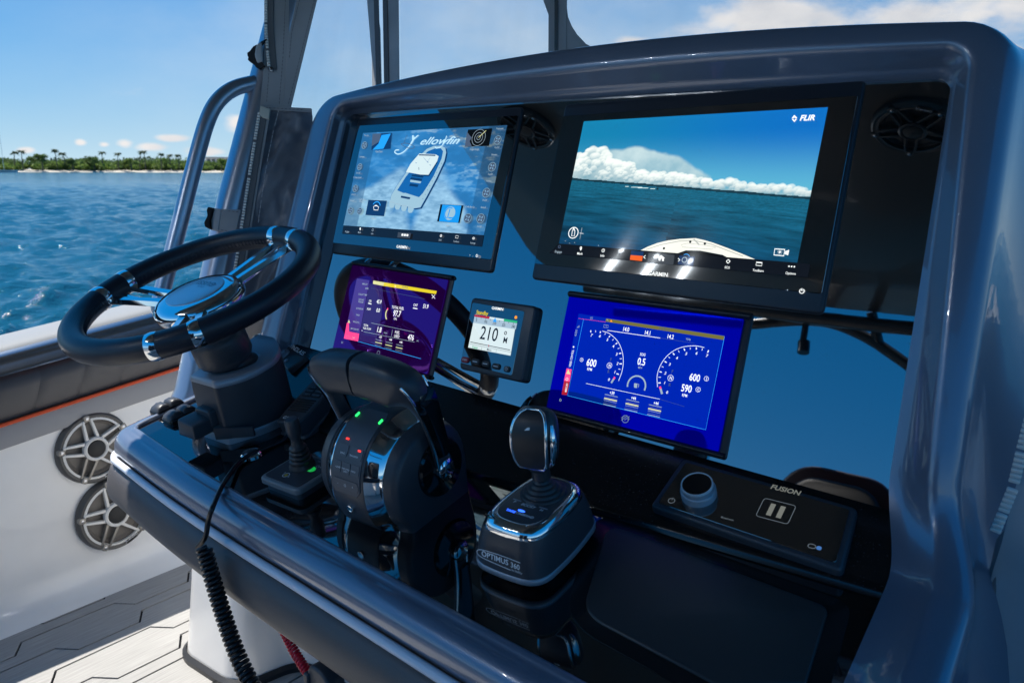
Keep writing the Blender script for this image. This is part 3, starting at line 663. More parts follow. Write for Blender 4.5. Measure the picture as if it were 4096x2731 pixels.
# spoke pairs, by angle in the wheel plane
SPK = (-167, -42, 84.6)
g = G(); g.tube(arc(0, 360, 97)[:-1], TR, 20, closed=True); rim = g.obj('rim', MT['leather'], wheel, smooth=80)
for a in SPK:
    for s in (-1, 1):
        g = G(); g.tube(arc(a+s*9-2.3, a+s*9+2.3, 5), [TR+.0004, TR+.0013, TR+.0016, TR+.0013, TR+.0004], 20); g.obj('rim_band', MT['chrome'], wheel)
        f_ = WF.at(0, 0, 0, rad(a)); g = G(); L = []
        for t in np.linspace(0, 1, 9):
            x = .055+(WR-.012-.055)*t; y = s*(.014+.013*t**1.3); hw = .0085+.003*(1-t)+.004*max(0, t-.85)/.15; z = -.020+.016*t
            L.append([f_.p(x, y+q[0]*hw, z+q[1]) for q in ((-1, -.005), (-.6, .003), (.6, .003), (1, -.005), (.5, -.009), (-.5, -.009))])
        g.loft(L); g.obj('spoke', MT['chrome'], wheel, smooth=30)
    f_ = WF.at(0, 0, 0, rad(a)); g = G()
    g.tube([f_.p(.06, 0, -.034), f_.p(.12, 0, -.028), f_.p(WR-.01, 0, -.012)], [.008, .006, .007], 10); g.obj('spoke_brace', MT['chrome'], wheel)
g = G(); g.lathe(WF, [(.045, -.07), (.066, -.052), (.080, -.038), (.084, -.028), (.082, -.019), (.075, -.011), (.066, -.0065), (.054, -.0058)], 56, True, True); g.obj('hub', MT['chrome'], wheel, smooth=40)
g = G(); g.lathe(WF, [(.054, -.008), (.0535, -.0045), (.051, -.0035), (.02, -.0022), (.004, -.002)], 48, False, True); cap = g.obj('hub_cap', mat('brushed_cap', (.74, .76, .80), .34, metal=.7), wheel, smooth=40)
g = G(); g.text(WF, 'GUSSI', .004, .030,   .0125, -.0018, w=.03, space=1.15, rot=rad(180)); g.text(WF, 'ITALIA', .004, .014, .005, -.0018, rot=rad(180)); g.obj('maker_name', mat('etched', (.32, .35, .40), .4, metal=.7), cap)
# lacing on the inner side of the rim
g = G()
for k in range(150):
    a = 2.4*k
    if any(abs((a-q+180) % 360-180) < 13 for q in SPK): continue
    for sg in (-1, 1):
        p = []
        for u in (-1, 0, 1):
            aa = rad(a+u*.55); ph = rad(180-sg*u*14); rr = WR+(TR+.0006)*math.cos(ph); p.append(WF.p(rr*math.cos(aa), rr*math.sin(aa), (TR+.0006)*math.sin(ph)))
        g.tube(p, .0007, 4)
g.obj('lacing', MT['thread'], wheel, smooth=None)['kind'] = 'stuff'

s2 = lambda a, b: (114.8+.3845*a, 488.1+.3845*b)
HC = .012
A_, B_, C_ = (np.array(SH.px(*s2(*q), HC)) for q in ((935, 1290), (1040, 1365), (1440, 1205)))
hx = (A_[0]+B_[0])/2; hb = (A_[1]+B_[1])/2
helm = root('tilt_helm', SH.p(hx, hb+.06, 0), 'black tilt steering column housing with grey trim under the wheel', 'steering column')
hw = B_[0]-hx; cw = C_[0]-hx; hl = C_[1]-hb
fp = lambda k, dy=0: rpoly([(hx-hw*k, hb+dy+(1-k)*.06), (hx+hw*k, hb+dy+(1-k)*.06), (hx+cw*k, hb+hl*.55), (hx+cw*k*.98, hb+hl*1.05), (hx+cw*k*.6, hb+hl*1.3), (hx-cw*k*.6, hb+hl*1.3), (hx-cw*k*.98, hb+hl*1.05), (hx-cw*k, hb+hl*.55)], [.008, .008, .03, .03, .02, .02, .03, .03], 4)
lv = lambda k, c, dy=0: [SH.p(a, b, c) for a, b in fp(k, dy)]
def slant(k, c, dc):
    out = []
    for a, b in fp(k): out.append(SH.p(a, b, c+dc*(b-hb)/hl+.010*math.cos((a-hx)/cw*3)))
    return out
g = G(); g.loft([lv(1.03, 0), lv(1.03, .012), lv(1.0, .016)]); g.obj('base_trim', MT['silver'], helm)
g = G(); g.loft([lv(1.0, .015), slant(.985, .100, .01), slant(.96, .116, .016)]); g.obj('housing', MT['blk'], helm)
g = G(); g.loft([slant(.965, .114, .016), slant(.975, .118, .016), slant(.95, .124, .016), slant(.90, .126, .016)]); g.obj('top_trim', MT['silver'], helm)
# bellows and collar along the tilted steering axis
foot_ = SH.p(hx, hb+hl*.72, .118)
d0 = (WF.O-foot_) @ WF.N
ax_foot = WF.O-WF.N*d0
g = G(); L = []
for i, (r_, t) in enumerate(((.062, 0), (.060, .12), (.050, .30), (.042, .42), (.038, .55), (.0385, .78), (.040, .8))):
    c0 = foot_+(WF.O-WF.N*.145-foot_)*t
    Z = unit(SH.N*(1-t)+WF.N*t); f_ = Fr(c0, (1, 0, 0), np.cross(Z, (1, 0, 0)))
    L.append([f_.p(r_*math.cos(2*math.pi*k/32), r_*math.sin(2*math.pi*k/32)) for k in range(32)])
g.loft(L); g.obj('neck', MT['rub'], helm, smooth=50)
g = G(); g.lathe(WF, [(.040, -.158), (.049, -.150), (.0525, -.142), (.0525, -.108), (.050, -.100), (.046, -.096), (.043, -.06)], 40); g.obj('collar', MT['blk'], helm)
# tilt lever block on the aft face, foot wedge and the rear box
q0 = np.array(SH.px(*s2(905, 1330), .03)); f_ = Fr(SH.p(hx+.004, hb, .050), (1, 0, 0), SH.N, -SH.Y)
g = G(); g.slab(f_, rrect(-.027, -.012, .021, .022, .006), -.004, .014, .004); g.slab(f_, rpoly([(-.040, -.022), (.016, -.022), (.018, .008), (-.030, .014)], .004), .010, .050, .004); g.obj('tilt_lever', MT['blk'], helm)
g = G(); g.loft([[SH.p(hx+a, hb+b, c) for a, b, c in ((hw*.5, -.012, .012), (hw*.5, -.012, .036), (hw*1.0, .0, .036), (hw*1.0, .0, .012))], [SH.p(hx+a, hb+b, c) for a, b, c in ((hw*2.0, .030, .012), (hw*2.0, .030, .030), (hw*1.9, .036, .030), (hw*1.9, .036, .012))]]); g.obj('foot_wedge', MT['blk'], helm, smooth=20)
# ================================================================== CONTROLS ON THE SHELF
cA = lambda a, b: (574.2+.40297*a, 775.2+.40297*b)
cB = lambda a, b: (1033.6+.348*a, 890+.348*b)
cC = lambda a, b: (1435.5+.3775*a, 976.2+.3775*b)
c4 = lambda a, b: (229.7+.3593*a, 1004.9+.3593*b)
c2 = s2
green = emat('green_led', (.02, .9, .12), 1.0, False); redl = emat('red_led', (.9, .03, .02), .8, False); bluel = emat('blue_led', (.02, .10, 1.0), 1.3, False)
# ---------------- twin engine throttle
TFa, TFb = .472, .072
TH = SH.at(TFa, TFb)
thr = root('throttle_control', TH.O, 'twin lever engine throttle with chrome edging and keypad', 'throttle')
PRF = [(-.074, .0), (-.086, .016), (-.0935, .042), (-.0945, .072), (-.087, .102), (-.068, .131), (-.038, .152), (.002, .160), (.042, .154), (.074, .134), (.092, .100), (.096, .05), (.090, .0)]
PRF = [tuple(p) for p in spline(PRF, 3)]
def tsec(x, k=1, dc=0): return [TH.p(x, y*k, (h-.06)*k+.06+dc if h > .001 else 0) for y, h in PRF]
g = G(); g.loft([tsec(-.034, .955), tsec(-.0335, .985), tsec(-.029, 1.0), tsec(.029, 1.0), tsec(.0335, .985), tsec(.034, .955)]); g.obj('housing', MT['blk'], thr, smooth=40)
for s in (-1, 1):
    g = G(); g.loft([tsec(s*.033, .965), tsec(s*.0352, .988), tsec(s*.039, .970), tsec(s*.050, .900), tsec(s*.0585, .850), tsec(s*.060, .825)][::s]); g.obj('chrome_flank', MT['chrome'], thr, smooth=50)
    g = G(); g.loft([tsec(s*.0590, .82), tsec(s*.0610, .848), tsec(s*.072, .815), tsec(s*.080, .785), tsec(s*.083, .74)][::s]); sp_ = g.obj('side_cover', MT['blk'], thr, smooth=40)
    hubf = Fr(TH.p(s*.066, .016, .072), TH.Y*s, TH.N)
    g = G(); g.lathe(hubf, [(.046, 0), (.046, .018), (.043, .023), (.030, .026), (.004, .028)], 40); g.obj('pivot_hub', MT['blkg'], thr, smooth=40)
g = G(); g.lathe(Fr(TH.p(.0775, -.046, .045), -TH.Y*-1, TH.N), [(.010, 0), (.010, .0012), (.0085, .0016)], 20); g.obj('cover_button', MT['blk'], thr)
# levers: leg, grip and chrome edge for each engine
for s in (-1, 1):
    P = lambda x, y, c: TH.p(s*x, y, c)
    path = spline([(.094, .014, .072), (.095, .008, .112), (.096, -.004, .160), (.093, -.014, .192), (.083, -.020, .209), (.066, -.024, .2190), (.041, -.025, .223), (.0025, -.025, .225)], 6)
    L = []; n = len(path); E1 = []; E2 = []
    for i, q in enumerate(path):
        t = i/(n-1); a = np.array(path[max(0, i-1)]); b = np.array(path[min(n-1, i+1)]); d = unit(b-a)
        yv = V3(0, 1, 0); w = unit(np.cross(d, yv))
        k = min(1, max(0, (t-.30)/.35)); k = k*k*(3-2*k)
        hw_ = .0115+.0135*k+.003*(1-min(1, t/.2)); ht_ = .0060+.0275*k
        ring_ = []
        for j in range(20):
            th = 2*math.pi*j/20; cx, cy = math.cos(th), math.sin(th); e = .62
            cx = math.copysign(abs(cx)**e, cx); cy = math.copysign(abs(cy)**e, cy)
            o_ = np.array(q)+yv*cx*hw_+w*cy*ht_*(1.0 if cy < 0 else .9); ring_.append(P(*o_))
        L.append(ring_)
        if t < .60:
            E1.append(P(*(np.array(q)-yv*hw_*.93-w*ht_*.75))); E2.append(P(*(np.array(q)+yv*hw_*.9-w*ht_*.75)))
    g = G(); g.loft(L[::s] if s > 0 else L[::-1]); lev = g.obj('lever_grip', MT['blk'], thr, smooth=60)
    for E_ in (E1, E2):
        g = G(); g.tube(E_, [.0022]*len(E_), 8); g.obj('chrome_edge', MT['chrome'], lev, smooth=60)
    # glossy outer blade of the lever
    g = G(); bl = []
    for i in range(4, int(n*.55), 2):
        q = np.array(path[i]); a = np.array(path[i-1]); b = np.array(path[i+1]); d = unit(b-a); w = unit(np.cross(d, V3(0, 1, 0))); t = i/(n-1)
        k = min(1, max(0, (t-.1)/.4)); hw_ = .012+.010*k
        sx_ = .0065+.012*k*k
        bl.append([P(*(q+V3(0, -hw_*.8, 0)-w*sx_*.9)), P(*(q+V3(0, -hw_*.2, 0)-w*(sx_+.003))), P(*(q+V3(0, hw_*1.15, 0)-w*(sx_+.002))), P(*(q+V3(0, hw_*1.2, 0)-w*sx_*.5))])
    g.loft(bl, closed=False, cap0=False, cap1=False); g.obj('outer_blade', MT['blkg'], lev, smooth=60)
    g = G(); g.lathe(Fr(P(.094, .014, .072), TH.Y*s, TH.N), [(.017, 0), (.017, .006), (.014, .0085), (.006, .0095), (.002, .0096)], 28); g.obj('pivot_cap', MT['chrome'], lev)
g = G(); g.lathe(Fr(TH.p(-.0030, -.025, .225), TH.Y, TH.N), [(.0238, 0), (.0238, .006)], 24, True, True); g.obj('grip_joint', MT['rub'], thr)
# keypad on the upper slope
kd = unit(np.array([PRF[13][0]-PRF[9][0], PRF[13][1]-PRF[9][1]]))
ka, kb = (-.0905, .092), (-.026, .1555)
def curveface(fx, t, up):      # follow the dome
    i = t*(len(PRF)-1); i0 = int(i); u = i-i0; p = np.array(PRF[i0])*(1-u)+np.array(PRF[min(i0+1, len(PRF)-1)])*u
    a, b = np.array(PRF[max(0, i0-1)]), np.array(PRF[min(len(PRF)-1, i0+2)]); d = unit(b-a); n_ = np.array([-d[1], d[0]])
    q = p+n_*up; return TH.p(fx, q[0], q[1])
def patch(x0, x1, t0, t1, up, th=.0012, r=.2, nx=4, nt=8):
    g = G(); L = []
    for i in range(nt+1):
        t = t0+(t1-t0)*i/nt; ins = (x1-x0)*r*(1 if i in (0, nt) else 0)*.5
        L.append([curveface(x0+ins, t, up-th), curveface(x0+ins, t, up*.9)]+[curveface(x0+ins+(x1-x0-2*ins)*j/nx, t, up) for j in range(nx+1)]+[curveface(x1-ins, t, up*.9), curveface(x1-ins, t, up-th)])
    g.loft(L, closed=False, cap0=True, cap1=True); return g
pad = patch(-.0295, .0295, .235, .560, .0014, .003, .25, 5, 14).obj('keypad', mat('keypad_rubber', (.075, .082, .098), .45), thr, smooth=40)
def key(x0, x1, t0, t1): patch(x0, x1, t0, t1, .0022, .0012, .12, 3, 3).obj('key', mat('key_rubber', (.09, .098, .115), .45) if 'key_rubber' not in bpy.data.materials else bpy.data.materials['key_rubber'], pad, smooth=30)
key(-.026, -.003, .375, .415); key(.001, .0275, .375, .415)
key(-.027, -.010, .318, .358); key(-.0085, .009, .318, .358); key(.0105, .0275, .318, .358); key(-.026, .0275, .255, .295)
def onkey(t, x=0): return Fr(curveface(x, t, .0024), TH.X, curveface(x, t+.012, .0024)-curveface(x, t-.012, .0024))
g = G(); g.text(onkey(.385), 'SYNC', -.012, -.001, .0026); g.text(onkey(.385), 'TRANSFER', .0115, -.001, .0026); f_ = onkey(.335)
for s_, x in (('1 LEVER', -.016), ('THROTTLE', .0005), ('DOCK', .0165)): g.text(f_, s_, x, -.001, .0023)
g.text(f_, 'ONLY', .0005, -.0045, .0023); f_ = onkey(.272); g.text(f_, '-', -.015, -.001, .004); g.text(f_, '+', .016, -.001, .004); g.line(f_, circ(0, 0, .0016, 12), .0004, 0, True)
for k in range(8): a = k*math.pi/4; g.line(f_, [(.0021*math.cos(a), .0021*math.sin(a)), (.0029*math.cos(a), .0029*math.sin(a))], .0004)
g.obj('legend', MT['white'], pad, smooth=None)
for t, x, m_ in ((.435, -.0125, redl), (.407, .0195, redl), (.525, -.025, green), (.52, .026, green)):
    f_ = onkey(t); g = G(); w = (.0026, .0013) if m_ is redl else (.0012, .0042)
    g.slab(f_, rrect(x-w[0], -w[1], x+w[0], w[1], .0006), -.002, .0007); g.obj('indicator', m_, pad, smooth=None)
lf = onkey(.165); g = G(); g.lathe(lf.at(0, 0, .0), [(.0062, -.003), (.0062, .0008), (.005, .0012), (.004, .0004), (.001, .0002)], 20)
for sg in (-1, 1): g.line(lf, [(-.004, -.002*sg-.001), (-.0015, .0015*sg), (.001, -.001*sg), (.004, .002*sg)], .0011, .0014)
g.obj('badge', MT['chrome'], thr)
# red figure of reflection is left to the chrome itself

# ---------------- docking joystick
JA, JB = .744, .066
JF = SH.at(JA, JB)
joy = root('docking_joystick', JF.O, 'black docking joystick with chrome ring, silver band and rubber boot', 'joystick')
def jr(cx, cy, hx_, hy_, r, c): return [JF.p(a, b, c) for a, b in rpoly([(cx-hx_, cy-hy_), (cx+hx_, cy-hy_), (cx+hx_*.93, cy+hy_), (cx-hx_*.93, cy+hy_)], r, 6)]
def jbow(cx, cy, hx_, hy_, r, c, bow=.006):
    out = []; cx *= 1.0; hx_ *= 1.09; hy_ *= 1.06; cy -= .002
    for a, b in rpoly([(cx-hx_, cy-hy_), (cx, cy-hy_-bow), (cx+hx_, cy-hy_), (cx+hx_+bow*.7, cy), (cx+hx_*.88, cy+hy_), (cx, cy+hy_+bow), (cx-hx_*.88, cy+hy_), (cx-hx_-bow*.7, cy)], [r, .05, r, .05, r, .05, r, .05], 5): out.append(JF.p(a, b, c))
    return out
g = G(); g.loft([jbow(-.004, .006, .042, .062, .02, 0), jbow(-.003, .005, .0445, .066, .02, .006), jbow(-.001, .002, .0505, .073, .024, .0125)]); g.obj('foot', MT['blkg'], joy, smooth=50)
g = G(); g.loft([jbow(-.001, .002, .0505, .073, .024, .012), jbow(0, .001, .0520, .0745, .025, .0145), jbow(0, .001, .0523, .0748, .025, .0205), jbow(.0, .001, .0513, .0735, .025, .0227)]); g.obj('silver_band', MT['silver'], joy, smooth=60)
g = G(); g.loft([jbow(0, .001, .0510, .0732, .025, .0225), jbow(.001, .0, .0482, .0695, .025, .048), jbow(.003, -.002, .0440, .0635, .024, .068), jbow(.004, -.003, .0415, .060, .024, .074)]); g.obj('housing', MT['blk'], joy, smooth=60)
g = G(); g.loft([jbow(.004, -.003, .0422, .0608, .024, .0725), jbow(.0045, -.003, .0412, .0600, .024, .0775), jbow(.005, -.003, .038, .0565, .022, .0835), jbow(.005, -.001, .0318, .049, .02, .0866), jbow(.005, -.000, .0296, .0465, .018, .0852)]); g.obj('chrome_ring', MT['chrome'], joy, smooth=60)
g = G(); g.loft([jbow(.005, .0, .0302, .047, .018, .080), jbow(.005, .0, .0299, .0468, .018, .0853), jbow(.005, .0, .028, .045, .017, .0859)]); g.obj('top_plate', MT['blk'], joy, smooth=30)
jt = JF.at(.005, -.001, .0860)
g = G(); g.text(jt, 'P', -.0215, -.0215, .0045, .0002, w=.02); g.text(jt, 'BOOST', .000, -.0215, .0045, .0002, w=.02, shear=.2); g.text(jt, 'H', .0215, -.0215, .0045, .0002, w=.02); g.text(jt, 'COMMAND', .0065, -.0405, .0042, .0002, w=.02); g.obj('legend', MT['white'], joy, smooth=None)
g = G(); g.text(jt, 'TAKE', -.0135, -.0405, .0042, .0002, w=.02); g.slab(jt, circ(-.001, -.0325, .0055, 16, .0018), -.001, .0006); g.obj('indicator', bluel, joy, smooth=None)
for x in (-.021, 0, .021):
    g = G(); g.slab(jt, rrect(x-.0065, -.0155, x+.0065, -.0138, .0006), -.001, .0006); g.obj('key_bar', MT['silver'], joy)
# rubber boot, neck and knob
KX, KY = -.002, .014
bf = JF.at(.005+KX*0, .015, .0855)
tilt = unit(SH.N+SH.Y*-.05)
prof = []
for i in range(5): r0 = .0315-.0052*i; c0 = .0045*i; prof += [(r0, c0), (r0-.0005, c0+.0025), (r0-.0025, c0+.0042), (r0-.0046, c0+.0040)]
g = G(); g.lathe(bf, prof+[(.0125, .024), (.0118, .046)], 36, True, True); g.obj('boot', MT['rub'], joy, smooth=60)
kf = Fr(bf.p(0, 0, .026), TH.X, SH.Y)     # knob: local X across, Y forward, N up
kn = Fr(bf.p(-.001, .0, .036), unit(SH.X*.985+SH.Y*.17), SH.N)    # knob frame: X across the face, Y up, N towards the operator
def ksec(v, w, d0, d1, e=.5):
    out = []
    for j in range(28):
        th = 2*math.pi*j/28; cx, cy = math.cos(th), math.sin(th); cx = math.copysign(abs(cx)**e, cx); cy = math.copysign(abs(cy)**e, cy)
        out.append(kn.p(cx*w, v, (d0+d1)/2+cy*(d1-d0)/2))
    return out
KS = [(-.0, .011, -.012, .012), (.006, .0135, -.013, .017), (.012, .021, -.0145, .020), (.022, .0275, -.017, .022), (.042, .0305, -.020, .023), (.060, .0305, -.022, .0200), (.074, .028, -.022, .013), (.083, .021, -.018, .004), (.087, .011, -.011, -.002)]
KK = [tuple(q) for q in spline(KS, 4)]
g = G(); g.loft([ksec(*q, e=.8) for q in KK]); knob = g.obj('knob', MT['blk'], joy, smooth=60)
# face plate with chrome rim, following the front of the knob
def kface(k, up):
    out = []
    for q in KK:
        if q[0] < .0115: continue
        out.append((q[1]*k, q[0], q[3]+up))
    return out
fl_ = kface(.80, .0)
outl = [(-w, v*.985+.001, n) for w, v, n in fl_]+[(w, v*.985+.001, n) for w, v, n in fl_[::-1]]
g = G(); g.tube([kn.p(w, v, n+.0002) for w, v, n in outl], .0021, 8, closed=True); g.obj('chrome_rim', MT['chrome'], knob, smooth=60)
g = G(); L = [[kn.p(-w+2*w*j/6, v*.985+.001, n+.0012+.0012*math.sin(math.pi*j/6)) for j in range(7)] for w, v, n in fl_]; g.loft(L, closed=False, cap0=False, cap1=False); g.obj('face_plate', mat('knob_face', (.014, .016, .020), .42), knob, smooth=60)
g = G(); f_ = Fr(kn.p(-.001, .0685, .0185), kn.X, kn.Y*.8-kn.N*.5); g.slab(f_, [(-.0035, -.002), (.0035, -.001), (.0035, .0025), (.0005, .002)], -.001, .0016); g.obj('arrow_mark', MT['white'], knob, smooth=None)
for s_ in (1,):
    g = G(); pts = [kn.p(q[1]*.93*s_, q[0], (q[2]*.25+q[3]*.75)) for q in KK if .012 < q[0] < .074]; g.tube(pts, [.0022+.004*math.sin(math.pi*i/(len(pts)-1)) for i in range(len(pts))], 10); g.obj('chrome_flank', MT['chrome'], knob, smooth=60)
# maker's lettering on the aft face
of = Fr(JF.p(.0005, -.0855, .044), TH.X, SH.N+SH.Y*.2)
g = G(); g.text(of, 'OPTIMUS', -.005, -.0015, .0072, .0022, w=.025, xs=1.0); g.text(of, '360', .027, -.0022, .0066, .0022, w=.02); g.text(of, 'by SeaStar', .030, -.0068, .0028, .0022)
g.line(of, [tuple(p) for p in spline([(.035, .0078), (.004, .0082), (-.026, .0066), (-.034, .002), (-.028, -.0035), (.0, -.0058), (.02, -.0066)], 5)], .0009, .0022); g.obj('lettering', MT['white'], joy, smooth=None)

# ---------------- bow thruster joystick
QC = .024
QQ = [SH.px(*cA(*q), QC) for q in ((75, 780), (265, 900), (452, 735), (330, 620))]
qc = np.mean(np.array(QQ), 0)
qx0, qx1 = (QQ[0][0]+QQ[3][0])/2, (QQ[1][0]+QQ[2][0])/2; qy0, qy1 = (QQ[0][1]+QQ[1][1])/2, (QQ[2][1]+QQ[3][1])/2
QF = SH.at((qx0+qx1)/2, (qy0+qy1)/2); qw, qh = (qx1-qx0)/2, (qy1-qy0)/2
qk = root('thruster_joystick', QF.O, 'small thruster joystick on grey-rimmed plate with green arrow', 'joystick')
g = G(); g.slab(QF, rrect(-qw*.86, -qh*.86, qw*.86, qh*.86, .008), 0, QC-.006); g.obj('pedestal', MT['blk'], qk)
g = G(); g.slab(QF, rrect(-qw, -qh, qw, qh, .012), QC-.010, QC, .004); g.obj('rim', mat('grey_rim', (.16, .18, .20), .4), qk)
g = G(); g.slab(QF, rrect(-qw*.86, -qh*.84, qw*.86, qh*.84, .007), QC-.001, QC+.0010); plate = g.obj('plate', MT['blk'], qk)
sp = np.array(SH.px(*cA(300, 735), QC))-np.array([(qx0+qx1)/2, (qy0+qy1)/2])
sf = QF.at(sp[0], sp[1], QC+.001)
pr = [(.022, 0), (.022, .004), (.018, .008)]
for i in range(4): r0 = .0185-.0015*i; c0 = .010+.0075*i; pr += [(r0, c0), (r0+.001, c0+.003), (r0, c0+.0055), (r0-.003, c0+.007)]
g = G(); g.lathe(sf, pr+[(.010, .042), (.0085, .050)], 28); g.obj('boot', MT['rub'], qk, smooth=60)
lean = unit(SH.N+SH.X*-.16); f_ = Fr(sf.p(0, 0, .044), SH.X, np.cross(lean, SH.X))
g = G(); g.lathe(f_, [(.0075, 0), (.0085, .010), (.011, .016), (.0118, .020), (.0118, .042), (.0105, .045), (.004, .046)], 24); g.obj('stick', MT['blk'], qk, smooth=40)
gt = np.array(SH.px(*cA(345, 752), QC))-np.array([(qx0+qx1)/2, (qy0+qy1)/2]); g = G(); f_ = QF.at(gt[0], gt[1], QC+.0012)
g.flat(f_, rpoly([(-.012, -.007), (.010, -.007), (.012, .002), (.004, .008), (-.010, .008)], .006), .0002); g.obj('green_arrow', mat('green_print', (.01, .30, .06), .5, em=(.01, .5, .08), es=.25), plate, smooth=None)
g = G(); g.line(f_, [(-.005, -.005), (.006, -.005), (.0, .005)], .0012, .0006, True); pw_ = np.array(SH.px(*cA(207, 787), QC))-np.array([(qx0+qx1)/2, (qy0+qy1)/2])
f_ = QF.at(pw_[0], pw_[1], QC+.0012); g.line(f_, circ(0, 0, .0058, 24), .0011, .0003, True); g.line(f_, [(-.009, .003), (-.0085, .006)], .001, .0003); g.line(f_, [(.009, -.004), (.0082, .0)], .001, .0003)
f_ = QF.at(qw*.45, qh*.55, QC+.0012); g.text(f_, 'TCD 1042', -.004, .006, .0035, .0003); g.text(f_, 'Quick', .004, -.006, .005, .0003, shear=.3); g.obj('legend', MT['white'], plate, smooth=None)
g = G(); g.lathe(QF.at(pw_[0], pw_[1], QC+.001), [(.0032, 0), (.003, .0010), (.001, .0012)], 14); g.obj('power_key', mat('amber_print', (.5, .35, .05), .5), plate)

# ---------------- rocker switches at the corner
RQ = [np.array(SH.px(*c2(*q), .004)) for q in ((560, 1185), (635, 1235), (748, 1125), (822, 1165))]
for k, (a, b, lab) in enumerate(((RQ[0], RQ[2], 'black double rocker switch at the shelf corner, one nearer the hull side'), (RQ[1], RQ[3], 'black double rocker switch at the shelf corner, one nearer the wheel column'))):
    m_ = (a+b)/2+np.array([.027, .002]); ln = np.linalg.norm(b-a)/2; rt = math.atan2(b[1]-a[1], b[0]-a[0])
    f_ = SH.at(m_[0], m_[1], 0, math.pi/2)
    r_ = root('rocker_switch', f_.O, lab, 'switch', 'rocker switches at the shelf corner')
    g = G(); g.slab(f_, rrect(-ln, -.0175, ln, .0175, .007), 0, .009, .003); g.obj('bezel', MT['blkg'], r_)
    for s in (-1, 1):
        L = []
        for t, h in ((0, .0125), (.04, .0150), (.12, .0185), (.45, .0200), (.80, .0165), (.94, .0120), (1, .0085)):
            x = s*(.0008+(ln-.002)*t)
            L.append([f_.p(x, -.0158, .007), f_.p(x, -.0158, h*.72), f_.p(x, -.0135, h*.93), f_.p(x, -.011, h), f_.p(x, .011, h), f_.p(x, .0135, h*.93), f_.p(x, .0158, h*.72), f_.p(x, .0158, .007)])
        g = G(); g.loft(L[::s]); pd_ = g.obj('paddle', MT['blk'], r_, smooth=45)
# ---------------- windlass switch panel, on the ledge at the foot of the surround
ey = V3(0, .115, .082); LFR = Fr((0, -.152, -.474), (1, 0, 0), ey)
WQ = [LFR.px(*c2(*q), .006) for q in ((1330, 830), (1410, 785), (1535, 860), (1420, 940))]
wc = np.mean(np.array(WQ), 0); wa = .5*np.linalg.norm(np.array(WQ[2])-np.array(WQ[1])); 
wf = LFR.at(wc[0], wc[1]); wl_ = [(a-wc[0], b-wc[1]) for a, b in WQ]
wp = root('windlass_panel', wf.O, 'black windlass switch plate with white lettering beside the wheel column', 'switch panel')
g = G(); g.slab(wf, rpoly(wl_, .004), -.012, .006, .003); g.obj('plate', MT['blk'], wp)
ux = np.array(wl_[2])-np.array(wl_[1]); ra = math.atan2(ux[1], ux[0]); tf = wf.at(0, 0, .0062, ra)
g = G(); g.text(tf, 'WINDLASS', .004, .016, .0095, 0, w=.02); g.obj('lettering', MT['white'], wp, smooth=None)
g = G(); g.slab(tf, rrect(-.026, -.022, -.002, .010, .009), -.001, .004, .002); g.slab(tf, rrect(-.018, -.016, -.010, .004, .003), .003, .010, .002); g.obj('toggle', MT['silver'], wp)
g = G(); g.lathe(tf.at(.012, -.012), [(.0045, 0), (.004, .0022), (.001, .003)], 14); g.obj('indicator', MT['silver'], wp)
# ---------------- chrome push button
bp_ = SH.px(578, 1044); f_ = SH.at(*bp_); r_ = root('push_button', f_.O, 'round chrome push button on the shelf beside the coiled microphone lead', 'button')
g = G(); g.lathe(f_, [(.019, 0), (.019, .003), (.016, .006), (.0135, .006), (.013, .004)], 28); g.obj('bezel', MT['chrome'], r_)
g = G(); g.lathe(f_, [(.0128, .003), (.0126, .0062), (.010, .0075), (.002, .008)], 24); g.obj('cap', MT['steel'], r_)
# ---------------- radio handset in its cradle
va = [onp(*c2(*q), (0, -.30, -.552), unit(V3(0, -.52, 1))) for q in ((1352, 1232), (1470, 1282), (1640, 1085), (1555, 1025))]
vx = unit(va[1]-va[0]); vy = unit((va[3]+va[2])/2-(va[0]+va[1])/2); VF = Fr((va[0]+va[1])/2, vx, vy); VF = Fr((va[0]+va[1])/2, np.cross(vy, VF.N), vy)
hs_ = root('radio_handset', VF.p(0, .06, -.03), 'black radio microphone handset with keypad and slotted speaker', 'handset')
vw = .5*np.linalg.norm(va[1]-va[0])*1.0; vl = np.linalg.norm((va[3]+va[2])/2-(va[0]+va[1])/2)+.03
vw = max(.030, vw)
g = G(); g.slab(VF, rpoly([(-vw*.85, 0), (vw*.85, 0), (vw, vl*.3), (vw, vl), (-vw, vl), (-vw, vl*.3)], .006), -.032, 0, .004); body = g.obj('body', MT['blk'], hs_)
g = G(); g.slab(VF, rrect(-vw*1.1, -.004, vw*1.1, vl*.9, .01), -.060, -.030, .004); g.obj('cradle', MT['blk'], hs_)
for k in range(6):
    g = G(); y = .032+k*.0062; g.slab(VF, rrect(-vw*.72, y, vw*.72, y+.0032, .0012), -.001, .0011); g.obj('speaker_slot', MT['velcro'], body)
for r__ in range(3):
    for c__ in range(2):
        g = G(); x = -vw*.72+c__*vw*.76; y = .074+r__*.0105; g.slab(VF, rrect(x, y, x+vw*.68, y+.0085, .002), -.001, .0022, .001); kk_ = g.obj('key', MT['rub'], body)
        g = G(); g.text(VF, (('SQ', 'VOL/SQ'), ('CLEAR', 'MENU'), ('16/9', 'HI/LO'))[r__][c__], x+vw*.34, y+.0025, .0034, .0024); g.obj('legend', MT['grey'], kk_, smooth=None)
g = G(); g.text(VF, 'GARMIN', 0, .010, .0068, .0003, w=.02); g.obj('maker_name', MT['white'], body, smooth=None)
g = G(); g.lathe(VF.at(vw*.1, .116, 0), [(.017, -.004), (.017, .010), (.015, .014), (.013, .0145), (.012, .013)], 28); g.obj('channel_knob', MT['blk'], hs_)
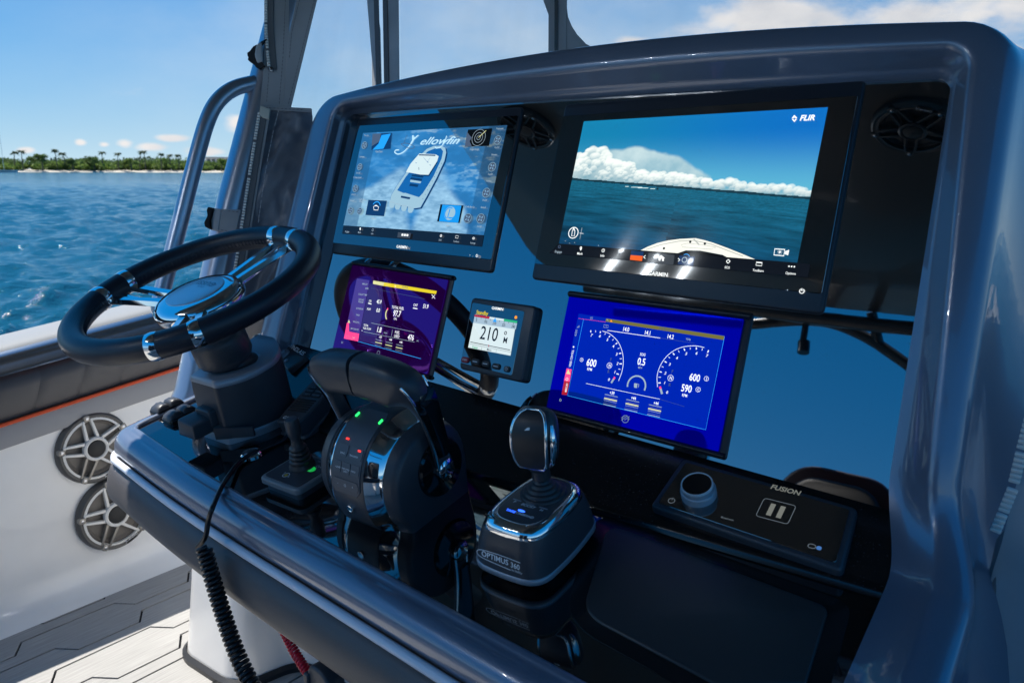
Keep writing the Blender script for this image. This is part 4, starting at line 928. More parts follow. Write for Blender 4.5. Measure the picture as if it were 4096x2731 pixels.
# ---------------- lead and coil of the handset
st = VF.p(-.004, -.002, -.018)
lead = [st, st-VF.Y*.02-VF.N*.006]
lead += [SH.p(*SH.px(*c4(*q), .006), .006) for q in ((960, 110), (880, 170))]
lipz = lambda x, y, c: SH.p(*SH.px(x, y, c), c)
lead += [lipz(*c4(815, 255), .012), lipz(*c4(770, 330), .012)]
FRONT = Fr(SH.p(LPX[2][0], LPX[2][1], 0)+V3(0, -.056, 0), V3(LD[0], LD[1], 0), (0, 0, 1))          # vertical plane just off the bolster
fpx = lambda q, c=.012: FRONT.p(*FRONT.px(*c4(*q), c), c)
lead += [fpx((722, 440), .004), fpx((692, 530), .010), fpx((678, 620), .014), fpx((648, 672), .016), fpx((622, 700), .018)]
cordm = mat('black_cord', (.010, .011, .014), .32)
cr_ = root('coiled_cord', lead[-1], 'thick black coiled microphone cord hanging over the padded console edge', 'cord')
g = G(); g.tube(spline(lead, 8), .0042, 10); g.obj('lead', cordm, cr_, smooth=60)
cpts = [fpx(q, .020) for q in ((662, 700), (690, 800), (722, 910), (757, 1030), (795, 1150), (835, 1270), (880, 1390), (930, 1500), (975, 1590))]
cpts += [cpts[-1]+(cpts[-1]-cpts[-2])*k+V3(0, 0, -.01*k*k) for k in (1, 2, 3)]
cs_ = [np.array(p) for p in spline(cpts, 40)]
def coil(cl, R, pitch, per=14):
    seg = np.cumsum([0]+[np.linalg.norm(cl[i+1]-cl[i]) for i in range(len(cl)-1)]); tot = seg[-1]; turns = tot/pitch; n = int(turns*per); out = []
    up = None
    for i in range(n+1):
        s = tot*i/n; j = min(len(cl)-2, np.searchsorted(seg, s, side='right')-1); u = (s-seg[j])/(seg[j+1]-seg[j]); p = cl[j]*(1-u)+cl[j+1]*u; t = unit(cl[j+1]-cl[j])
        if up is None: up = np.cross(t, [0, 1, 0])
        up = unit(up-t*(up @ t)); w = np.cross(t, up); a = 2*math.pi*turns*i/n; out.append(p+R*(up*math.cos(a)+w*math.sin(a)))
    return out
g = G(); g.tube(coil(cs_, .0100, .0078), .0036, 7); g.obj('coil', cordm, cr_, smooth=60)
# ---------------- red kill switch lanyard under the edge
rp = [FRONT.p(*FRONT.px(*c4(*q), -.03), -.03) for q in ((1160, 1200), (1195, 1270), (1240, 1360), (1295, 1450), (1370, 1560), (1400, 1600))]
lan = root('safety_lanyard', rp[0], 'red coiled engine cut-off lanyard with black clip below the edge', 'lanyard')
g = G(); g.tube(coil([np.array(p) for p in spline(rp, 30)], .0060, .0052, 12), .0022, 6); g.obj('coil', mat('red_cord', (.80, .015, .04), .35), lan, smooth=60)
cf = FRONT.at(*FRONT.px(*c4(1440, 1530), -.03), -.03)
g = G(); g.slab(cf, rpoly([(-.026, -.035), (.030, -.035), (.026, .010), (.008, .020), (-.016, .020), (-.026, .008)], .008), -.014, .014, .005); g.slab(cf, rrect(-.030, -.016, -.018, .004, .004), -.010, .018, .003); g.obj('clip', MT['blk'], lan)

# ---------------- stereo remote on the ledge
fy = V3(0, .090, .045); FU0 = Fr((0, -.172, -.530), (1, 0, 0), fy)
FQ = [FU0.px(*cC(*q), .014) for q in ((150, 490), (1320, 890), (1420, 500), (355, 195))]
FUf = FU0.at(*np.mean(np.array(FQ), 0)); fc = np.mean(np.array(FQ), 0); FQ = [(a-fc[0], b-fc[1]) for a, b in FQ]
fus = root('stereo_control', FUf.O, 'black glass stereo control with silver knob and pause key', 'stereo')
g = G(); g.slab(FUf, rpoly(FQ, .008), -.045, .014, .005); g.obj('housing', MT['blk'], fus)
g = G(); g.slab(FUf, rpoly(inset(FQ if area2(FQ) > 0 else FQ[::-1], .0085), .004), .010, .0152, .0005, 1); gl_ = g.obj('glass', glassm, fus)
def fxy(a, b): x, y = FU0.px(*cC(a, b), .0155); return x-fc[0], y-fc[1]
kx, ky = fxy(450, 420); f_ = FUf.at(kx, ky, .015)
g = G(); g.lathe(f_, [(.0245, 0), (.0245, .010), (.0235, .0115), (.0222, .012), (.0222, .0185), (.0215, .020)], 48, True, True); kb_ = g.obj('knob', mat('satin_silver', (.42, .45, .50), .35, metal=.25), fus, smooth=40)
g = G(); g.lathe(f_, [(.0222, .0185), (.0218, .0212), (.0202, .0212), (.0198, .0202)], 48, False, False); g.obj('bright_ring', mat('sky_glint_silver', (.75, .77, .8), .3, metal=.15), kb_)  # chrome ring painted pale, standing for the sky it mirrors
g = G(); g.lathe(f_, [(.0200, .019), (.0199, .0206), (.010, .0209), (.002, .021)], 40); g.obj('knob_face', MT['blkg'], kb_)
wprint = emat('lit_white', (.62, .66, .60), .10)
g = G(); x, y = fxy(918, 520); f_ = FUf.at(x, y, .0155); hx_ = .0185
for s in (-1, 1): g.flat(f_, [(s*.0065-.0032, -.0105), (s*.0065+.0032, -.0105), (s*.0065+.0032, .0105), (s*.0065-.0032, .0105)])
g.obj('pause_symbol', wprint, gl_, smooth=None); g = G(); x, y = fxy(975, 395); g.text(FUf, 'FUSION', x, y-.003, .0078, .0155, w=.03, shear=.12)
g.obj('maker_name', wprint, gl_, smooth=None)
g = G(); g.line(f_, rrect(-.021, -.0165, .021, .0165, .004), .0008, 0, True); x, y = fxy(283, 458); f2 = FUf.at(x, y, .0155); g.line(f2, [(.0045*math.cos(rad(a)), .0045*math.sin(rad(a))) for a in range(110, 432, 20)], .0009); g.line(f2, [(0, .001), (0, .0058)], .0009)
x, y = fxy(1150, 738); f3 = FUf.at(x, y, .0155); g.line(f3, rrect(-.007, -.003, .002, .003, .003), .0009, 0, True); g.text(FUf, 'Bluetooth', *fxy(620, 572), .0030, .0155); g.obj('legend', emat('dim_white', (.30, .38, .45), .14), gl_, smooth=None)['kind'] = 'stuff'
g = G(); g.slab(f3, rrect(.003, -.0028, .009, .0028, .0025), -.0002, .0003); g.obj('status_light', emat('dim_blue', (.05, .15, .4), .4), gl_, smooth=None)
# ---------------- small trim keypad, mostly behind the throttle
tq = [onp(*cA(*q), (0, -.25, -.545), V3(0, -.3, 1)) for q in ((640, 350), (1020, 340), (1000, 265))]
TKF = Fr(onp(*cA(850, 330), (0, -.25, -.545), unit(V3(0, -.3, 1))), (1, 0, 0), (0, 1, .3))
tk = root('trim_keypad', TKF.p(0, 0, -.02), 'small black keypad with silver edge tucked behind the throttle', 'keypad')
g = G(); g.slab(TKF, rrect(-.062, -.034, .062, .034, .012), -.05, -.002, .005); g.obj('case', MT['silver'], tk)
g = G(); g.slab(TKF, rrect(-.058, -.030, .058, .030, .009), -.003, .001, .001); fk = g.obj('face', MT['blkg'], tk)
for k in range(3):
    g = G(); g.slab(TKF, rrect(-.046+k*.034, -.012, -.022+k*.034, .012, .004), 0, .0022, .001); g.obj('key', MT['rub'], fk)

# ---------------- autopilot display in front of the panel
AQ = [PF.px((1200+.5102*a)/S_, (1000+.5102*b)/S_, .009) for a, b in ((1245, 930), (1740, 1040), (1850, 440), (1345, 370))]
ap = root('autopilot_display', PF.p(*np.mean(np.array(AQ), 0), PB), 'small square autopilot display reading 210 degrees with a row of keys', 'display')
g = G(); g.slab(PF, rpoly(AQ, .008), PB, .009, .004, 4); g.obj('case', MT['blk'], ap)
z6 = lambda a, b: ((1200+.5102*a)/S_, (1000+.5102*b)/S_)
apx = lambda a, b, c=.0095: PF.px(*z6(a, b), c)
FQ2 = [apx(*q) for q in ((1258, 885), (1660, 985), (1760, 480), (1352, 410))]
g = G(); g.slab(PF, rpoly(FQ2, .003),   .005, .0094, .0004, 1); face = g.obj('face', glassm, ap)
# ================================================================== POST, RAIL, CANVAS ENCLOSURE, SEATS
PX_ = -.36
pp_ = [atX(623, 151, PX_), atX(537, 478, PX_), atX(443, 900, PX_)]
pd = unit(pp_[0]-pp_[1])
ptop = pp_[0]+pd*((HT+.01-pp_[0][2])/pd[2]); pbot = V3(-.262, pp_[2][1]+.01, pp_[2][2]-.13)
post = root('hardtop_post', pbot, 'grey metal hardtop post with bent grab rail beside the canvas', 'post')
g = G(); g.tube([ptop, pp_[0], pp_[1], pp_[2]]+spline([pp_[2], pp_[2]+(pp_[2]-pp_[1])*.12, pbot+V3(-.05, 0, .02), pbot], 5)[1:], .041, 28); g.obj('post_tube', MT['pipe'], post, smooth=60)
rl = [(612, 186), (575, 193), (540, 203), (512, 221), (490, 248), (474, 284), (460, 330), (440, 405), (415, 505), (392, 595), (372, 672), (366, 706), (378, 730), (410, 742), (470, 748)]
rp_ = [atX(x, y, PX_) for x, y in rl]
g = G(); g.tube(spline(rp_, 6), .0178, 20); g.obj('grab_rail', MT['pipe'], post, smooth=60)
wcl = atX(600, 190, PX_); wd = unit(rp_[1]-rp_[0]); g = G(); g.tube([wcl+wd*-.010, wcl+wd*.002, wcl+wd*.016, wcl+wd*.02], [.030, .027, .020, .0182], 20); g.obj('weld_collar', MT['pipe'], post, smooth=60)
g = G(); g.lathe(Fr(pbot+V3(.012, 0, 0), (0, 1, 0), (0, 0, -1)), [(.075, 0), (.075, .008), (.06, .014), (.045, .016)], 28); g.obj('foot_flange', MT['pipe'], post)

# ---- canvas curtain hanging between post and console
CF = Fr(pp_[1], V3(.22, .17, 0), pd); CF = Fr(pp_[1], CF.X, pd)
curt = root('canvas_curtain', CF.p(.1, -.6, 0), 'grey canvas curtain with open zippers hung between post and console', 'curtain')
cpx = lambda x, y, c: CF.px(x, y, c)
CC = .046
def sheet(name, pts, c, m, th=.002, parent=curt, nu=1):
    g = G(); g.slab(CF, [cpx(x, y, c) for x, y in pts], c-th, c, .0006, 1); return g.obj(name, m, parent, smooth=None)
up_ = 8
sheet('canvas_strip', [(607, -190), (640, -190), (664, -8), (664, 84), (655, 252), (597, 246), (606, 150), (607, 0)], CC, MT['canvas'])
sheet('canvas_strip', [(700, -110), (757, -110), (728, 0), (666, 256), (650, 256), (660, 110), (664, 76), (681, 0)], CC+.003, MT['canvas'])
# soft wrinkled lower part
lpx = [((597, 243), (716, 250)), ((592, 290), (716, 285)), ((582, 350), (712, 330)), ((572, 420), (704, 390)), ((560, 490), (692, 470)), ((548, 560), (676, 560)), ((538, 640), (660, 650)), ((528, 720), (645, 740))]
rows = []
for (l, r_) in lpx: rows.append((np.array(cpx(*l, CC)), np.array(cpx(*r_, CC))))
g = G(); L = []; NI, NJ = 56, 26
for i in range(NI+1):
    t = i/NI*(len(rows)-1); k = min(int(t), len(rows)-2); u = t-k; A = rows[k][0]*(1-u)+rows[k+1][0]*u; B = rows[k][1]*(1-u)+rows[k+1][1]*u; row = []
    for j in range(NJ+1):
        s = j/NJ; q = A*(1-s)+B*s; env = min(1, t/.5)*min(1, s*4)
        d = .016*mnoise.noise(Vector((s*2.2+t*.55, t*.55, 1)))+.010*math.sin(s*9+t*1.3+2*mnoise.noise(Vector((s*2, t, 4))))+.006*mnoise.noise(Vector((s*6, t*2.2, 8)))
        row.append(CF.p(q[0], q[1], CC-.002+d*env))
    L.append(row)
g.loft(L, closed=False, cap0=False, cap1=False)
g.obj('canvas_drop', MT['canvasd'], curt, smooth=180)
sheet('hem', [(597, 243), (714, 249), (714, 258), (597, 252)], CC+.008, MT['canvas'])
def stitches(pts, c, m, ln=.006, gap=.003, w=.0009, name='stitching'):
    P = [np.array(cpx(x, y, c)) for x, y in pts]; g = G()
    for a, b in zip(P[:-1], P[1:]):
        D = np.linalg.norm(b-a); n = max(1, int(D/(ln+gap))); d = (b-a)/D
        for i in range(n): p0 = a+d*(i*(ln+gap)); g.line(CF, [p0, p0+d*ln], w, c)
    o = g.obj(name, m, curt, smooth=None); o['kind'] = 'stuff'; return o
stitches([(656, -8), (650, 130), (641, 243)], CC+.0012, MT['thread']); stitches([(722, 0), (660, 250)], CC+.0042, MT['thread']); stitches([(688, 0), (670, 76), (664, 140)], CC+.0042, MT['thread']); stitches([(600, 247), (700, 253)], CC+.0092, MT['thread'])
stitches([(641, 250), (628, 300), (612, 380), (600, 460), (592, 520)], CC+.011, MT['pthread'], .009, .002, .0013); stitches([(618, 160), (612, 240)], CC+.0012, MT['thread'])
def zipper(pts, c, side, name='zipper'):
    tape = [(x-4, y) for x, y in pts]+[(x+17*side if side > 0 else x-17, y) for x, y in pts[::-1]]
    o = sheet('zipper_tape', tape, c, MT['tape'])
    g = G(); P = [np.array(cpx(x, y, c)) for x, y in pts]; sp_ = .0066
    for a, b in zip(P[:-1], P[1:]):
        D = np.linalg.norm(b-a); d = (b-a)/D; n_ = np.array([-d[1], d[0]]); rt = math.atan2(d[1], d[0])
        for i in range(int(D/sp_)):
            q = a+d*(i*sp_); f_ = CF.at(q[0], q[1], c, rt); g.slab(f_, rrect(-.0023, -.0036, .0023, .0036, .001, 2), 0, .0036, .0008, 1)
    o2 = g.obj('zipper_teeth', MT['zip'], o, smooth=40); o2['kind'] = 'stuff'
zipper([(611, -110), (611, 60), (615, 120), (619, 160)], CC+.003, 1)
zipper([(596, 262), (585, 330), (572, 412), (557, 510), (545, 590), (537, 640), (522, 720)], CC+.012, 1)
# strip of canvas along the second zipper
sheet('facing_strip', [(604, 250), (622, 252), (600, 380), (578, 520), (560, 640), (545, 730), (530, 730), (546, 640), (566, 512), (584, 410)], CC+.010, MT['canvas'])
g = G(); g.slab(CF, [cpx(x, y, CC+.016) for x, y in ((598, 243), (620, 250), (617, 274), (602, 270), (594, 262))], CC+.010, CC+.016, .002, 2); g.obj('zipper_stop', mat('cream_tab', (.5, .5, .44), .6), curt)
g = G(); g.slab(CF, rpoly([cpx(x, y, CC+.01) for x, y in ((617, 152), (627, 155), (627, 164), (619, 163))], .001), CC+.003, CC+.010, .001); g.obj('zipper_slider', MT['steel'], curt)
# velcro straps round the post
g = G(); L = []
for i in range(13):
    t = i/12; x, y = 606-26*math.sin(t*3.0), 98+62*t; w = 9+9*math.sin(t*math.pi); a0 = cpx(x-w*.6+2*math.sin(i*2.1), y, CC); a1 = cpx(x+w, y-4, CC)
    L.append([CF.p(*a0, CC+.004), CF.p(*a1, CC+.010), CF.p(*a1, CC+.004), CF.p(*a0, CC-.002)])
g.loft(L); g.obj('strap', MT['velcro'], curt, smooth=30)
g = G(); g.slab(CF, rpoly([cpx(x, y, CC) for x, y in ((592, 108), (604, 102), (606, 146), (594, 150), (588, 132))], .004), CC+.004, CC+.013, .003); g.obj('strap_lining', MT['fluff'], curt)
s_l = [(545, 482), (492, 476), (486, 482), (480, 500), (475, 522), (486, 530), (536, 540)]
g = G(); g.slab(CF, [cpx(x, y, CC+.02) for x, y in ((553, 482), (508, 480), (502, 530), (540, 538))], CC+.012, CC+.020, .002, 2); g.obj('strap', MT['canvas'], curt)
g = G(); g.slab(CF, rpoly([cpx(x, y, CC+.02) for x, y in ((509, 480), (490, 478), (484, 500), (481, 526), (502, 531))], .004), CC+.010, CC+.0215, .003); g.obj('strap_lining', MT['fluff'], curt)
g = G(); g.slab(CF, rpoly([cpx(x, y, CC+.02) for x, y in ((494, 479), (479, 476), (476, 484), (478, 497), (470, 512), (472, 522), (488, 528), (486, 508))], .003), CC+.008, CC+.026, .003); g.obj('strap_end', MT['velcro'], curt)
stitches([(548, 487), (512, 484)], CC+.0208, MT['thread']); stitches([(507, 528), (540, 534)], CC+.0208, MT['thread'])

# ---- clear vinyl windscreen with canvas seams ahead of the console
WY = .5
VF0 = Fr((0, WY, 0), (1, 0, 0), (0, .28, 1))
ws = root('vinyl_windscreen', VF0.p(.4, -.3, 0), 'clear vinyl windscreen panels joined by zippered grey canvas seams', 'windscreen')
vm = bpy.data.materials.new('clear_vinyl'); vm.use_nodes = True; nt = vm.node_tree; nt.nodes.clear()
o_ = nt.nodes.new('ShaderNodeOutputMaterial'); tr = nt.nodes.new('ShaderNodeBsdfTransparent'); tr.inputs[0].default_value = (.93, .95, .96, 1); df = nt.nodes.new('ShaderNodeBsdfTranslucent'); df.inputs[0].default_value = (.85, .85, .85, 1); gs = nt.nodes.new('ShaderNodeBsdfGlossy'); gs.inputs['Roughness'].default_value = .06
m1 = nt.nodes.new('ShaderNodeMixShader'); m1.inputs[0].default_value = .035; m2 = nt.nodes.new('ShaderNodeMixShader'); m2.inputs[0].default_value = .03
tcn = nt.nodes.new('ShaderNodeTexCoord'); nn = nt.nodes.new('ShaderNodeTexNoise'); nn.inputs['Scale'].default_value = 3; mpn = nt.nodes.new('ShaderNodeMapping'); mpn.inputs['Scale'].default_value = (3, 1, .5); nt.links.new(tcn.outputs['Object'], mpn.inputs[0]); nt.links.new(mpn.outputs[0], nn.inputs[0])
mr = nt.nodes.new('ShaderNodeMapRange'); mr.inputs[1].default_value = .4; mr.inputs[2].default_value = .75; mr.inputs[3].default_value = .05; mr.inputs[4].default_value = .14; nt.links.new(nn.outputs[0], mr.inputs[0]); nt.links.new(mr.outputs[0], m1.inputs[0])
nt.links.new(tr.outputs[0], m1.inputs[1]); nt.links.new(df.outputs[0], m1.inputs[2]); nt.links.new(m1.outputs[0], m2.inputs[1]); nt.links.new(gs.outputs[0], m2.inputs[2]); nt.links.new(m2.outputs[0], o_.inputs[0])
vpx = lambda x, y: VF0.px(x, y)
c7 = lambda a, b: (574.2+.3418*a, .3418*b)
def vs(name, pts, c0, c1, m): g = G(); g.slab(VF0, [vpx(*c7(*q)) for q in pts], c0, c1); return g.obj(name, m, ws, smooth=None)
topy = -700
for xa, xb, xc, xd in ((330, 800, 262, 830), (1005, 1990, 1017, 2014), (2136, 5600, 2130, 5600)):
    g = G(); P = [vpx(*c7(xc, 1500)), vpx(*c7(xd, 1500)), vpx(*c7(xb, topy)), vpx(*c7(xa, topy))]
    g.add([VF0.p(*p, 0) for p in P], [(0, 1, 2, 3)]); g.obj('vinyl_sheet', vm, ws, smooth=None)
EXT = 1500
vs('seam_strip', [(735, topy), (832, topy), (850, 0), (880, 200), (912, EXT), (838, EXT), (828, 400), (795, 0)], .002, .006, MT['canvas'])
vs('seam_piping', [(806, topy), (838, topy), (876, 0), (910, EXT), (890, EXT), (845, 0)], .006, .009, mat('brown_facing', (.11, .10, .10), .7))
vs('seam_strip', [(862, topy), (985, topy), (1003, 0), (1018, EXT), (926, EXT), (900, 0)], .002, .006, MT['canvas'])
vs('seam_piping', [(866, topy), (895, topy), (935, 0), (965, EXT), (930, EXT), (906, 0)], .006, .009, bpy.data.materials['brown_facing'])
vs('seam_strip', [(1900, topy), (1975, 0), (2014, 108), (2010, EXT), (2078, EXT), (2082, 0), (2070, topy)], .002, .006, MT['canvas'])
vs('seam_piping', [(2060, topy), (2060, EXT), (2082, EXT), (2086, topy)], .006, .010, MT['steel'])
vs('seam_strip', [(2088, topy), (2086, EXT), (2128, EXT), (2134, 0), (2120, topy)], .002, .006, MT['canvas'])
vs('corner_patch', [(2132, 60), (2140, 120), (2165, 180), (2200, 235), (2262, 300), (2300, 320), (2300, EXT), (2126, EXT)], .001, .004, MT['canvas'])

# ---- canvas flap beside the right end of the console
RFf = Fr((0, -.13, 0), (1, 0, 0), (0, 0, 1))
fl2 = root('canvas_flap', RFf.p(1.32, -.6, 0), 'grey canvas flap with white zipper hanging past the console side', 'canvas')
r8 = lambda a, b: (1722.7+.3409*a, 1033.6+.3409*b)
rpx = lambda q, c=0: RFf.px(*r8(*q), c)
def flapsheet(name, pts, m, c0, amp=.006):
    g = G(); L = []
    for (l, r_) in pts:
        a, b = np.array(rpx(l)), np.array(rpx(r_)); L.append([RFf.p(*(a*(1-s)+b*s), c0+amp*math.sin(s*6+l[1]*.004)) for s in np.linspace(0, 1, 12)])
    g.loft(L, closed=False, cap0=False, cap1=False); return g.obj(name, m, fl2, smooth=80)
flapsheet('canvas_panel', [((1900, -300), (2600, -300)), ((1840, 60), (2600, 60)), ((1770, 330), (2600, 330)), ((1700, 610), (2600, 610)), ((1640, 800), (2600, 800)), ((1602, 950), (2600, 950)), ((1605, 1150), (2600, 1150)), ((1625, 1568), (2600, 1568)), ((1650, 2100), (2600, 2100))], MT['canvas'], 0)
def flapzip(pts):
    g = G(); P = [np.array(rpx(q)) for q in pts]
    for a, b in zip(P[:-1], P[1:]):
        D = np.linalg.norm(b-a); d = (b-a)/D; rt = math.atan2(d[1], d[0])
        for i in range(int(D/.0066)): q = a+d*(i*.0066); g.slab(RFf.at(q[0], q[1], .004, rt), rrect(-.0024, -.006, .0024, .006, .0015, 3), 0, .007, .002, 2)
    o = g.obj('zipper_teeth', MT['zip'], fl2, smooth=40); o['kind'] = 'stuff'
flapzip([(1905, -280), (1828, 20), (1770, 260), (1700, 430), (1645, 560)])
flapzip([(1568, 1330), (1580, 1568), (1600, 2000)])
g = G(); g.slab(RFf, [rpx(q) for q in ((1545, 1165), (1602, 1172), (1610, 1330), (1560, 1330))], .002, .007, .001); g.obj('zipper_stop', MT['zip'], fl2)
flapsheet('inner_facing', [((1660, 600), (1760, 500)), ((1590, 900), (1660, 900)), ((1560, 1160), (1640, 1160)), ((1575, 1568), (1650, 1568)), ((1590, 2100), (1680, 2100))], MT['tape'], -.004, .002)

# ---- twin helm seats behind the wheel (mirrored in the dash)
redp = mat('dark_red_vinyl', (.03, .002, .004), .45); seatv = mat('charcoal_seat', (.012, .013, .018), .5)
for x, lab in ((.60, 'charcoal helm seat with dark red sides behind the wheel, mirrored in the dash'), (1.08, 'charcoal helm seat with dark red sides behind the joystick, mirrored in the dash')):
    y = -2.05; r_ = root('pilot_chair', (x, y, DECK), lab.replace('helm seat', 'pilot chair'), 'chair')
    f_ = Fr((x, y, DECK+.63), (-1, 0, 0), (0, -.18, 1)); ff = Fr((x, y+.22, DECK+.62), (1, 0, 0), (0, 1, 0))
    g = G(); g.slab(f_, rpoly([(-.23, 0), (.23, 0), (.23, .62), (.17, .78), (-.17, .78), (-.23, .62)], .1), -.09, .03, .02, 3); g.obj('backrest', redp, r_, smooth=50)
    g = G(); g.slab(f_, rpoly([(-.18, .02), (.18, .02), (.185, .60), (.13, .72), (-.13, .72), (-.185, .60)], .08), .02, .065, .03, 3); g.obj('back_cushion', seatv, r_, smooth=50)
    g = G(); g.slab(ff, rrect(-.26, -.22, .26, .22, .07), -.12, .02, .04, 3); g.obj('seat_cushion', seatv, r_, smooth=50)
    g = G(); g.slab(ff, rrect(-.2, -.18, .2, .18, .05), -.62, -.12); g.obj('pedestal', MT['gelw'], r_, smooth=50)
# ================================================================== WHAT THE SCREENS SHOW
zGL = lambda a, b: (717.8+.28194*a, 218.2+.28194*b)
zGR = lambda a, b: (1194.4+.36614*a, 172.3+.36614*b)
zVL = lambda a, b: (689.1+.29297*a, 574.2+.29297*b)
zVR = lambda a, b: (1234.6+.28194*a, 648.9+.28194*b)
def fbm(w, h, cells, oct_=5, seed=1, ax=1.0):
    rg = np.random.RandomState(seed); out = np.zeros((h, w)); amp = 1; tot = 0
    for o in range(oct_):
        cx, cy = max(2, int(cells*2**o)), max(2, int(cells*2**o*ax)); gr = rg.rand(cy+2, cx+2)
        xs, ys = np.linspace(0, cx, w), np.linspace(0, cy, h); xi, yi = xs.astype(int), ys.astype(int); xf, yf = xs-xi, ys-yi; xf = xf*xf*(3-2*xf); yf = yf*yf*(3-2*yf)
        A = gr[np.ix_(yi, xi)]; B = gr[np.ix_(yi, xi+1)]; C_2 = gr[np.ix_(yi+1, xi)]; D = gr[np.ix_(yi+1, xi+1)]
        out += amp*((A*(1-xf)+B*xf)*(1-yf[:, None])+(C_2*(1-xf)+D*xf)*yf[:, None]); tot += amp; amp *= .5
    return out/tot
def sm(x, a, b): t = np.clip((x-a)/(b-a), 0, 1); return t*t*(3-2*t)
def lin(c): c = np.array(c, float)/255; return np.where(c <= .04045, c/12.92, ((c+.055)/1.055)**2.4)
def picture(name, Q, img, c, m, parent):
    """a lit picture: one small face per picture element; img rows run from the top"""
    h, w, _ = img.shape; vs_ = []
    a, b, cc, d = [np.array(q) for q in Q]
    for j in range(h+1):
        t = 1-j/h
        for i in range(w+1):
            s = i/w; q = (a*(1-s)+b*s)*(1-t)+(d*(1-s)+cc*s)*t; vs_.append(q)
    vs_ = np.array(vs_); P = PF.O+np.outer(vs_[:, 0], PF.X)+np.outer(vs_[:, 1], PF.Y)+PF.N*c
    fs = [(j*(w+1)+i, (j+1)*(w+1)+i, (j+1)*(w+1)+i+1, j*(w+1)+i+1) for j in range(h) for i in range(w)]
    o = obj(name, P, fs, m, parent, smooth=None)
    at = o.data.color_attributes.new('Col', 'FLOAT_COLOR', 'CORNER'); lc = np.ones((h*w, 4, 4)); lc[:, :, :3] = img.reshape(-1, 1, 3); at.data.foreach_set('color', lc.reshape(-1).astype(np.float32))
    return o
class SG:
    """graphics on a screen, laid out on the glass in real size"""
    def __init__(s, conv, c, parent): s.cv = conv; s.c = c; s.g = {}; s.p = parent; s.k = 0
    def q(s, x, y): return PF.px(*s.cv(x, y), s.c)
    def G(s, m): return s.g.setdefault(m, G())
    def h(s, x, y, h): return s.q(x, y-h)[1]-s.q(x, y)[1]
    def t(s, m, tx, x, y, h, al='CENTER', xs=.82, w=.012, shear=0, rot=0):
        a, b = s.q(x, y); s.k += 1; s.G(m).text(PF, tx, a, b, s.h(x, y, h), s.c+.00002*s.k, al, w, shear, xs, rot)
    def poly(s, m, pts): s.k += 1; s.G(m).flat(PF, [s.q(*p) for p in pts], s.c+.00002*s.k)
    def line(s, m, pts, w, closed=False):
        s.k += 1; P = [s.q(*p) for p in pts]; ww = s.h(*pts[0], w); s.G(m).line(PF, P, ww, s.c+.00002*s.k, closed)
    def arc(s, m, cx, cy, r, a0, a1, w, n=24):
        a, b = s.q(cx, cy); R = s.h(cx, cy, r); s.k += 1
        s.G(m).line(PF, [(a+R*math.cos(rad(t)), b+R*math.sin(rad(t))) for t in np.linspace(a0, a1, n)], s.h(cx, cy, w), s.c+.00002*s.k)
    def disc(s, m, cx, cy, r, n=20):
        a, b = s.q(cx, cy); R = s.h(cx, cy, r); s.k += 1; s.G(m).flat(PF, circ(a, b, R, n), s.c+.00002*s.k)
    def done(s, nm={}):
        for m, g in s.g.items():
            o = g.obj('screen_graphics', SM[m], s.p, smooth=None); o['kind'] = 'stuff'
SM = {}
def sm_(k, c, s=1.0, r=.02): SM[k] = mat('screen_'+k, (.002, .002, .002), r, em=tuple(lin(c)), es=s*.66)
for k, c, s in (('white', (235, 240, 240), .75), ('soft', (170, 190, 205), .5), ('dim', (90, 110, 140), .4), ('bar', (18, 24, 34), .5), ('tab', (60, 66, 74), .6), ('hull', (222, 222, 212), .75), ('hull_shade', (168, 172, 168), .7), ('black', (6, 10, 16), .5), ('blueicon', (30, 140, 220), .8), ('sunset', (220, 90, 30), .7),
                ('wake', (175, 215, 235), .7), ('boat', (165, 205, 225), .5), ('boatdeck', (20, 95, 165), .6), ('boatdark', (10, 50, 95), .6), ('tophard', (205, 225, 228), .62), ('panel', (14, 50, 95), .6), ('red', (180, 30, 50), .55), ('pink', (225, 60, 120), .9), ('yellow', (205, 185, 40), .75), ('olive', (120, 112, 40), .55), ('cyan', (40, 150, 235), .8), ('purple', (72, 54, 140), .55), ('purple_d', (52, 36, 110), .5),
                ('cream', (205, 205, 150), .7), ('navy', (2, 40, 178), .55), ('orange', (230, 140, 30), .8), ('lcd', (190, 205, 208), .75), ('lcd2', (150, 172, 188), .7), ('ink', (12, 20, 26), .4), ('greenp', (40, 160, 110), .7), ('logo', (120, 140, 160), .5), ('knobr', (120, 160, 190), .6), ('pocobg', (20, 130, 205), .8)): sm_(k, c, s)
picm = attrmat('lit_picture', .46, .02, 1.7)

# ---------- large display: camera view over the bow
w, h = 360, 214
S, Tt = np.meshgrid((np.arange(w)+.5)/w, (np.arange(h)+.5)/h)
n1 = fbm(w, h, 7, 6, 5, .6); n2 = fbm(w, h, 14, 5, 9, .6); nd = fbm(w, h, 5, 5, 21, .6)
sky0, sky1 = lin((8, 105, 170)), lin((60, 160, 195)); sd_ = sm(S, 0, 1)[..., None]
img = (lin((18, 118, 160))*(1-sd_)+lin((10, 100, 178))*sd_)*(1-sm(Tt, 0, .6)[..., None]*.0); img = img*(1-sm(Tt, .1, .62)[..., None])+lin((88, 170, 195))*sm(Tt, .1, .62)[..., None]
hor = .478+.112*S
